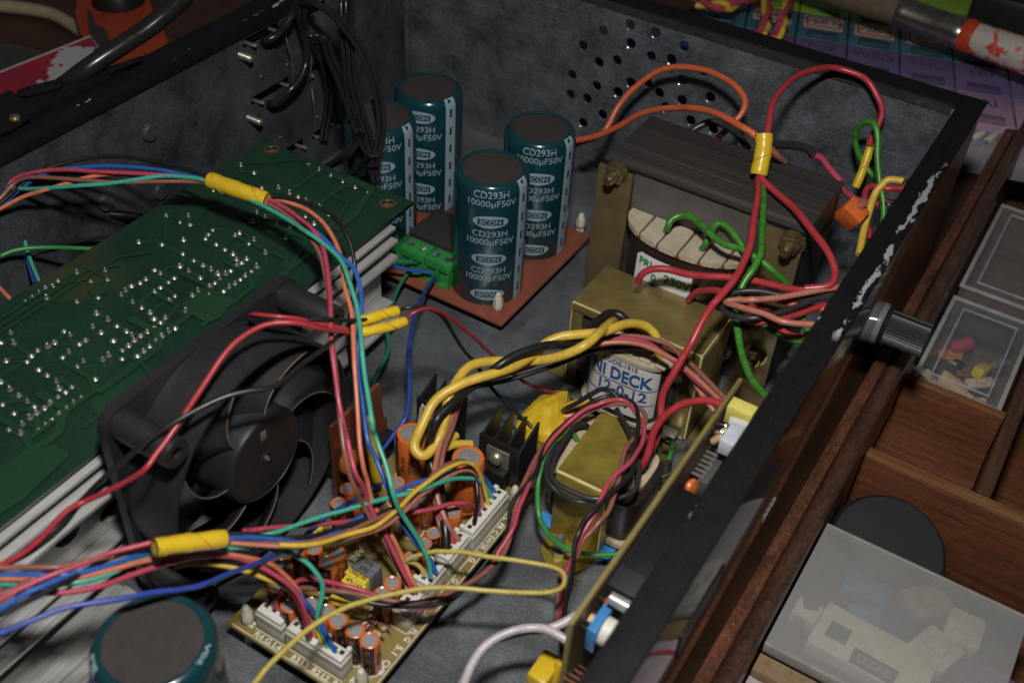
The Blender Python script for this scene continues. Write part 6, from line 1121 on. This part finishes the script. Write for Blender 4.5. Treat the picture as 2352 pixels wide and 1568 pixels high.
# frosted box with pale parts at the near right
FRO = M('frosted_plastic', (.42, .405, .395), rough=.3, c2=(.38, .37, .365), ns=1.0, alpha=.37, scratch=.15, spec=.5, speck=(.55, .53, .5), speck_amt=.12, speck_scale=12)
x0, x1, y0, y1, zt = -2.85, 5.2, 24.4, 31.2, .4
a_, b2_ = at(1905, 1210, zt), at(1768, 1475, zt); y1, y0 = a_.y, b2_.y
t = thing('frosted_box', 'frosted plastic box full of pale blocks at the near right', 'box', (1, 28, -2.6))
K('lid', B(x0, x1, y0, y1, zt - .12, zt, bev=.05), FRO, t); [K('lid_edge', B(x0, x1, ya, yb, zt - .5, zt + .05, bev=.05), M('frosted_edge', (.36, .345, .32), rough=.3, alpha=.8), t) for ya, yb in ((y1 + .002, y1 + .16), (y0 - .16, y0 - .002))]
K('tray', join([B(x0, x1, y0, y1, -2.6, -2.5), B(x0, x0 + .08, y0, y1, -2.49, zt - .13), B(x1 - .08, x1, y0, y1, -2.49, zt - .13), B(x0 + .09, x1 - .09, y1 - .08, y1, -2.49, zt - .13), B(x0 + .09, x1 - .09, y0, y0 + .08, -2.49, zt - .13)]), M('frosted_tray', (.035, .042, .055), rough=.5), t)
CRM = M('cream_moulding', (.80, .72, .52), rough=.5); NVY = M('navy_inlay', (.012, .02, .045), rough=.5)
q = at(1975, 1480, -.1); sl = thing('cream_block', 'cream coloured moulding with navy windows inside the frosted box', 'spare part', tuple(q), None)
rot = Matrix.Translation(q) @ Matrix.Rotation(-.05, 4, 'Z')
K('block', B(-1.7, 2.7, -1.1, 1.1, -.6, .1, bev=.08, mtx=rot), CRM, sl)
K('arm', B(-2.7, -1.72, -.2, .7, -.6, .08, bev=.08, mtx=rot), CRM, sl)
for (u0, u1, v0, v1) in ((-1.25, -.45, -.45, .3), (-.1, 1.6, -1.02, -.3)): K('window', B(u0, u1, v0, v1, .101, .13, mtx=rot), NVY, sl)
K('lettering', glyphs('DZAE', .52, lambda a, b_: rot @ Vector((.75 + a, -.66 + b_, .135)), bold=.02), M('dim_lettering', (.30, .28, .23), rough=.6), sl)
for k, (px, py, c, lab, sx_, sy_) in enumerate(((1990, 1350, (.03, .16, .28), 'blue lump inside the frosted box', .9, .55), (1985, 1410, (.04, .22, .40), 'bright blue lump inside the frosted box', .6, .4), (2130, 1380, (.34, .22, .12), 'tan block inside the frosted box', .9, .7), (2150, 1490, (.62, .60, .42), 'pale green block inside the frosted box', .8, .8), (2215, 1445, (.60, .58, .42), 'pale square block at the far side of the frosted box', .8, .7), (1860, 1395, (.05, .06, .10), 'navy block at the left inside the frosted box', .7, .6), (2060, 1425, (.04, .05, .09), 'navy block in the middle of the frosted box', .6, .6), (2260, 1560, (.16, .08, .16), 'purple block at the near right inside the frosted box', .9, .8))):
    q = at(px, py, -.25); t2 = thing('small_part', lab, 'spare part', tuple(q), 'parts in the frosted box'); mt = M('boxed_part_%d' % k, c, rough=.5)
    mtx = Matrix.Translation(q) @ Matrix.Rotation(.4 * k, 4, 'Z'); K('body', B(-sx_, sx_, -sy_, sy_, -.6, .15, bev=.15, mtx=mtx), mt, t2); K('stub', B(-sx_ * .4, sx_ * .4, -sy_ * .5, sy_ * .5, .151, .28, bev=.05, mtx=mtx), mt, t2)
p0, p1 = at(1745, 1495, .1), at(1950, 1590, .1)
t = thing('chipboard_strip', 'strip of sandy chipboard under the near edge of the frosted box', 'board', tuple(p0)); K('strip', B(-2.85, 5, y0 - 1.05, y0 - .22, -2.4, -.1, bev=.03), M('sandy_chipboard', (.24, .165, .09), rough=.9, c2=(.16, .105, .055), ns=3, bump=.6, bs=12), t); K('paper_edge', B(-2.84, 5, y0 - 1.04, y0 - .23, -.098, -.09), M('sandy_chipboard', (.24, .165, .09)), t)
t = thing('zip_bag', 'clear zip bag with a red seal stripe at the bottom right edge', 'bag', (-1, 22, -1)); BAG = M('bag_film', (.46, .38, .40), rough=.25, c2=(.34, .28, .30), ns=1.4, bump=.6, bs=2)
bm = bmesh.new(); n = 18; g = []
for i in range(n + 1):
    g.append([bm.verts.new((-2.85 + 6.5 * i / n, y0 - 6 + 4.85 * j / n, -.35 + .16 * noise.noise(Vector((i * .5, j * .5, 3))))) for j in range(n + 1)])
for i in range(n):
    for j in range(n): bm.faces.new((g[i][j], g[i + 1][j], g[i + 1][j + 1], g[i][j + 1]))
K('film', bm, BAG, t); K('seal_stripe', B(-2.8, 3.6, y0 - 2.0, y0 - 1.8, -.2, -.14, bev=.02), M('seal_red', (.45, .02, .05), rough=.4), t)
p = at(2230, 1400, -1.0); t = thing('film_scrap', 'crinkled clear film scrap on the wood behind the frosted box', 'film', tuple(p)); bm = bmesh.new(); g = []
for i in range(13):
    g.append([bm.verts.new((p.x - .4 + 3.4 * i / 12, y1 + .25 + 1.0 * j / 4, -1.0 + .35 * noise.noise(Vector((i * .9, j * 1.3, 5))))) for j in range(5)])
for i in range(12):
    for j in range(4): bm.faces.new((g[i][j], g[i + 1][j], g[i + 1][j + 1], g[i][j + 1]))
K('film', bm, M('film_clear', (.3, .28, .29), rough=.12, alpha=.5), t)

# compartment organiser at the top right
zO = 1.6
L0, L4 = at(1775, 40, zO), at(2250, 116, zO); u = (L4 - L0).normalized(); v = Vector((0, 0, 1)).cross(u).normalized(); st = (L4 - L0).length / 4
OG = thing('pill_organiser', 'translucent compartment organiser in green, blue, purple and pink rows behind the case', 'organiser', tuple(L0 + u * st * 1.5))
fr_ = at(2290, 300, zO); rows_v = (fr_ - L0).dot(v)      # distance from the label row to the pink front edge (negative)
rowc = (('green', (.22, .40, .03), 3.2), ('blue', (.055, .14, .18), 0), ('purple', (.19, .13, .30), -1), ('pink', (.44, .29, .42), -2))
pitch = abs(rows_v) / 2.7
tr = lambda a, b_, z: L0 + u * a + v * b_ + Vector((0, 0, z - zO))
def obx(a0, a1, b0, b1, z0, z1, bev=.12):
    m = Matrix(((u.x, v.x, 0, L0.x), (u.y, v.y, 0, L0.y), (0, 0, 1, 0), (0, 0, 0, 1))); return B(a0, a1, b0, b1, z0, z1, bev=bev, mtx=m)
LBP = M('label_cream', (.50, .42, .33), rough=.6); LBR = M('label_red_border', (.42, .03, .04), rough=.6); INK = M('smudged_ink', (.09, .07, .12), rough=.6)
for nm, c, k in rowc:
    b0 = (k - .5) * pitch if nm != 'green' else .5 * pitch; mt = M('organiser_' + nm, c, rough=.3, c2=tuple(x * .75 for x in c), ns=.3)
    dk = M('organiser_well_' + nm, tuple(x * .55 for x in c), rough=.35)
    for i in range(-1, 7):
        a0 = (i - .5) * st
        cell = K('compartment_lid', obx(a0 + .03, a0 + st - .03, b0 + .03, b0 + pitch - .03, -.6, zO - .12), mt, OG)
        K('thumb_tab', obx(a0 + st * .2, a0 + st * .8, b0 + .06, b0 + pitch * .22, zO - .1, zO + .12, .1), dk, cell)
        if nm == 'blue' and i >= 0:
            K('label_border', obx(a0 + st * .12, a0 + st * .88, b0 + pitch * .40, b0 + pitch * .88, zO - .118, zO - .09, .005), LBP, cell)
            K('label_frame', obx(a0 + st * .16, a0 + st * .84, b0 + pitch * .45, b0 + pitch * .83, zO - .088, zO - .08, .003), LBR, cell)
            K('label_face', obx(a0 + st * .20, a0 + st * .80, b0 + pitch * .50, b0 + pitch * .78, zO - .078, zO - .07, .003), LBP, cell)
            K('lettering', glyphs(('VSM N', 'VBB N', 'V2B-2', '3V5', '10V')[i % 5], pitch * .24, lambda a, b_, a0=a0, b0=b0: tr(a0 + st * .5 + a, b0 + pitch * .64 + b_, zO - .066), bold=.02), INK, cell)
        if nm in ('purple', 'pink'):
            K('lettering', glyphs(('SUN', 'MON', 'TUE', 'WED', 'THU', 'FRI', 'SAT')[(i + {'purple': 1, 'pink': 1}[nm]) % 7], pitch * .3, lambda a, b_, a0=a0, b0=b0: tr(a0 + st * .5 + a, b0 + pitch * .68 + b_, zO - .112), bold=.01), INK, cell)
K('clear_base', obx(-1.5 * st, 6.5 * st, -3.05 * pitch, -2.52 * pitch, -.8, zO - .5), M('base_plastic', (.30, .28, .32), rough=.2), OG)
K('tray_rail', obx(-1.5 * st, 6.5 * st, 1.6 * pitch, 3.4 * pitch, -.9, zO - .3), M('organiser_green', (.1, .26, .01)), OG)
for k in range(5):
    q = tr(3.75 * st + .9 * k, -2.85 * pitch, zO - .45); t = thing('loose_terminal', ('white', 'cream', 'silver', 'pale', 'grey')[k] + ' crimp terminal in the clear end of the organiser', 'terminal', tuple(q), 'crimp terminals'); K('barrel', LA([(.22, 0), (.25, .7), (.12, 1.1)], o=q, axis=(.5 - .2 * k, 1, .1), seg=10), (WHITE, IVORY, ZINC, PAPER, M('base_plastic', (.3, .28, .32)))[k], t); K('tongue', B(q.x - .1, q.x + .1, q.y - .5, q.y, q.z - .03, q.z + .03), ZINC, t)
# brush lying on the organiser
e0, e1 = at(1830, -56, 4.6), at(2420, 152, 4.6); ax = (e1 - e0).normalized(); ln = (e1 - e0).length
f_ = lambda px, py: (at(px, py, 4.6) - e0).dot(ax)
BRU = thing('paint_brush', 'old brush with silver ferrule and chipped red and silver handle lying across the organiser', 'brush', tuple(e0 + ax * ln * .5))
fa, fb, fc = f_(2065, 28), f_(2212, 78), f_(2240, 88)
Q8 = lambda pr_: [(r * .84, h) for r, h in pr_]
K('bristles', LA(Q8([(.5, -6), (1.25, -3), (1.35, fa * .5), (1.1, fa - .02)]), o=e0, axis=ax, seg=28), M('brown_bristle', (.15, .115, .075), rough=.75, c2=(.09, .068, .042), ns=2, stretch=(1, 1, 1), bump=.6, bs=9), BRU)
K('ferrule', LA(Q8([(1.12, fa), (1.2, fa + .2), (1.14, fa + .45), (1.14, fb - .5), (1.2, fb - .25), (1.12, fb)]), o=e0, axis=ax, seg=32, cap0=False, cap1=False), M('dull_ferrule', (.50, .48, .44), rough=.28, metal=.95, c2=(.24, .21, .17), ns=.9, bump=.15), BRU)
K('red_collar', LA(Q8([(1.16, fb + .01), (1.26, fb + .2), (1.2, fc)]), o=e0, axis=ax, seg=32), M('collar_red', (.55, .06, .02), rough=.35), BRU)
CHP = M('chipped_red_handle', (.52, .06, .03), rough=.4, c2=(.46, .42, .38), ns=.55); N, L, b = nodes_of(CHP)
for n_ in N:
    if n_.type == 'MAP_RANGE': n_.inputs[1].default_value = .50; n_.inputs[2].default_value = .54
K('handle', LA(Q8([(1.15, fc + .01), (1.2, fc + 1), (1.3, fc + 4), (1.2, ln + 4)]), o=e0, axis=ax, seg=32), CHP, BRU)
p = at(2330, 0, 3.5); t = thing('black_tool', 'black plastic tool end at the top right corner', 'tool', tuple(p)); K('body', B(-2.6, 6, -1.2, 5, -3.5, .4, bev=.5, mtx=Matrix.Translation(p)), BPL, t); K('shine_strip', B(-.9, .6, -1.0, -.4, .401, .5, bev=.04, mtx=Matrix.Translation(p)), BPL, t)
# twisted red and yellow wires behind the side panel
for k, (P, lab) in enumerate((([(1600, 5), (1640, 12), (1680, 14), (1730, -8), (1770, -25)], 'left'), ([(1754, -30), (1762, 20), (1757, 60), (1735, 95), (1700, 130)], 'middle'), ([(1822, -30), (1808, 15), (1797, 50), (1780, 90), (1740, 140)], 'right'))):
    cpts = [at(x, y, z) for (x, y), z in zip(P, (3, 3.6, 3.6, 2.6, 1.5) if k else (3.4, 3.6, 3.6, 3.6, 3.6))]; Q = smooth_path(cpts, 10)
    for j, (mt, nm) in enumerate(((PK, 'magenta'), (YE, 'yellow'))):
        path = []
        for i, q in enumerate(Q):
            tdir = (Q[min(i + 1, len(Q) - 1)] - Q[max(i - 1, 0)]).normalized(); a = i * .26 + j * PI; n1 = tdir.orthogonal().normalized(); n2 = tdir.cross(n1); path.append(q + (n1 * math.cos(a) + n2 * math.sin(a)) * .21)
        bm = bmesh.new(); tube(bm, path, .21, seg=8, n=1); tag(obj('wire', bm, mt), '%s strand of the %s twisted pair beyond the side rim' % (nm, {'left': 'tangled', 'middle': 'steeper', 'right': 'slanting'}[lab]), 'wire', 'twisted red and yellow wires')
for k in range(3):
    tag(obj('wire', T(Zs([(1590 + 20 * k, -10), (1625 + 15 * k, 18 - 3 * k), (1670 + 10 * k, 10), (1700 + 15 * k, -15)], 2.6, 3.2, 2.6), .24), (MY, DR, PK)[k]), ('mustard', 'dark red', 'pink')[k] + ' wire in the tangle beyond the side rim', 'wire', 'twisted red and yellow wires')
# --- top left: cable, red tool, torn red card
W('beige cable curving across the bench at the top left', BG, .45, Zs([(-40, 12), (0, 14), (60, 20), (120, 34), (165, 58), (200, 85)], -.5, -.5, -.5), None, 'cable')
TO = thing('red_tool', 'orange red plastic tool with a black knob on the bench behind the case', 'tool', tuple(at(270, 60, -1)))
RTP = M('worn_red_plastic', (.40, .058, .022), rough=.45, c2=(.30, .042, .018), ns=.5, speck=(.14, .09, .07), speck_amt=.3, speck_scale=3)
pts_ = [at(x, y, 2.0) for x, y in ((176, -40), (172, 30), (186, 80), (225, 150), (300, 190), (352, 130), (380, 90), (374, 55), (345, 10), (320, -60))]
bm = bmesh.new(); prism(bm, [(q.x, q.y) for q in pts_], -.9, 2.0); bmesh.ops.bevel(bm, geom=bm.edges[:], offset=.35, segments=2, affect='EDGES'); K('body', bm, RTP, TO)
q = at(272, 5, 2.0); K('knob', LA([(1.7, 0), (1.6, .9), (1.35, 1.2), (1.3, 1.1), (.02, 1.1)], o=q, seg=28), BPL, TO)
pts_ = [at(x, y, 2.06) for x, y in ((200, 25), (208, 25), (222, 60), (242, 66), (258, 110), (232, 118), (205, 85))]
bm = bmesh.new(); prism(bm, [(q.x, q.y) for q in pts_], 2.0, 2.12); K('rubber_strip', bm, M('dusty_rubber', (.045, .038, .034), rough=.8), TO)
pts_ = [at(x, y, 2.2) for x, y in ((330, 120), (372, 84), (388, 96), (345, 140))]
bm = bmesh.new(); prism(bm, [(q.x, q.y) for q in pts_], 1.2, 2.3); K('nozzle', bm, RTP, TO)
CARD = M('torn_red_card', (.40, .018, .035), rough=.4, c2=(.22, .02, .045), ns=.25); N, L, b = nodes_of(CARD)
tc = N.new('ShaderNodeTexCoord'); cur = b.inputs['Base Color'].links[0].from_socket; acc = None
for (px, py, rr) in ((172, 128, 1.35), (160, 172, 1.3), (150, 195, 1.5)):
    q = at(px, py, 3.0); d = N.new('ShaderNodeVectorMath'); d.operation = 'DISTANCE'; d.inputs[1].default_value = q; L.new(tc.outputs['Object'], d.inputs[0])
    nz = N.new('ShaderNodeTexNoise'); nz.inputs['Scale'].default_value = 1.1; nz.inputs['Detail'].default_value = 6; nz.inputs['Roughness'].default_value = .7; L.new(tc.outputs['Object'], nz.inputs['Vector'])
    m_ = N.new('ShaderNodeMath'); m_.operation = 'MULTIPLY_ADD'; L.new(nz.outputs[0], m_.inputs[0]); m_.inputs[1].default_value = 3.2; m_.inputs[2].default_value = rr - 1.6
    g_ = N.new('ShaderNodeMath'); g_.operation = 'GREATER_THAN'; L.new(m_.outputs[0], g_.inputs[0]); L.new(d.outputs['Value'], g_.inputs[1])
    mx = N.new('ShaderNodeMix'); mx.data_type = 'RGBA'; mx.inputs[7].default_value = (.44, .42, .43, 1); L.new(g_.outputs[0], mx.inputs[0]); L.new(cur, mx.inputs[6]); cur = mx.outputs[2]
L.new(cur, b.inputs['Base Color'])
pts_ = [at(x, y, 3.0) for x, y in ((-60, 190), (208, 84), (237, 128), (160, 210), (60, 290), (-60, 330))]
t = thing('red_card_box', 'red printed card box with a white torn patch behind the rear rim', 'box', tuple(pts_[1])); bm = bmesh.new(); prism(bm, [(q.x, q.y) for q in pts_], -.98, 3.0); K('carton', bm, CARD, t, smooth=False)
bm = bmesh.new(); tube(bm, [pts_[0], pts_[1], pts_[2]], .07, seg=6, n=1); K('frayed_edge', bm, M('frayed_white', (.4, .39, .38), rough=.8), t)
pts_ = [at(x, y, -.6) for x, y in ((-60, 95), (0, 98), (70, 112), (120, 130), (60, 180), (-60, 200))]
t = thing('grey_cloth', 'dark grey cloth on the bench at the far left', 'cloth', tuple(pts_[1])); bm = bmesh.new(); prism(bm, [(q.x, q.y) for q in pts_], -.98, -.75); K('fold', bm, M('grey_cloth', (.06, .058, .05), rough=.9, bump=.4, bs=6), t); bm = bmesh.new(); tube(bm, [Vector((q.x, q.y, -.75)) for q in pts_[1:4]], .15, seg=8); K('hem', bm, M('grey_cloth', (.06, .058, .05)), t)
for o in bpy.data.objects:
    if o.type == 'MESH' and o.parent is not None and o.name.split('.')[0] in ('lettering', 'silkscreen', 'label_print', 'vent_score', 'slit', 'stripe_mark', 'stripe_dash'): o['kind'] = 'stuff'
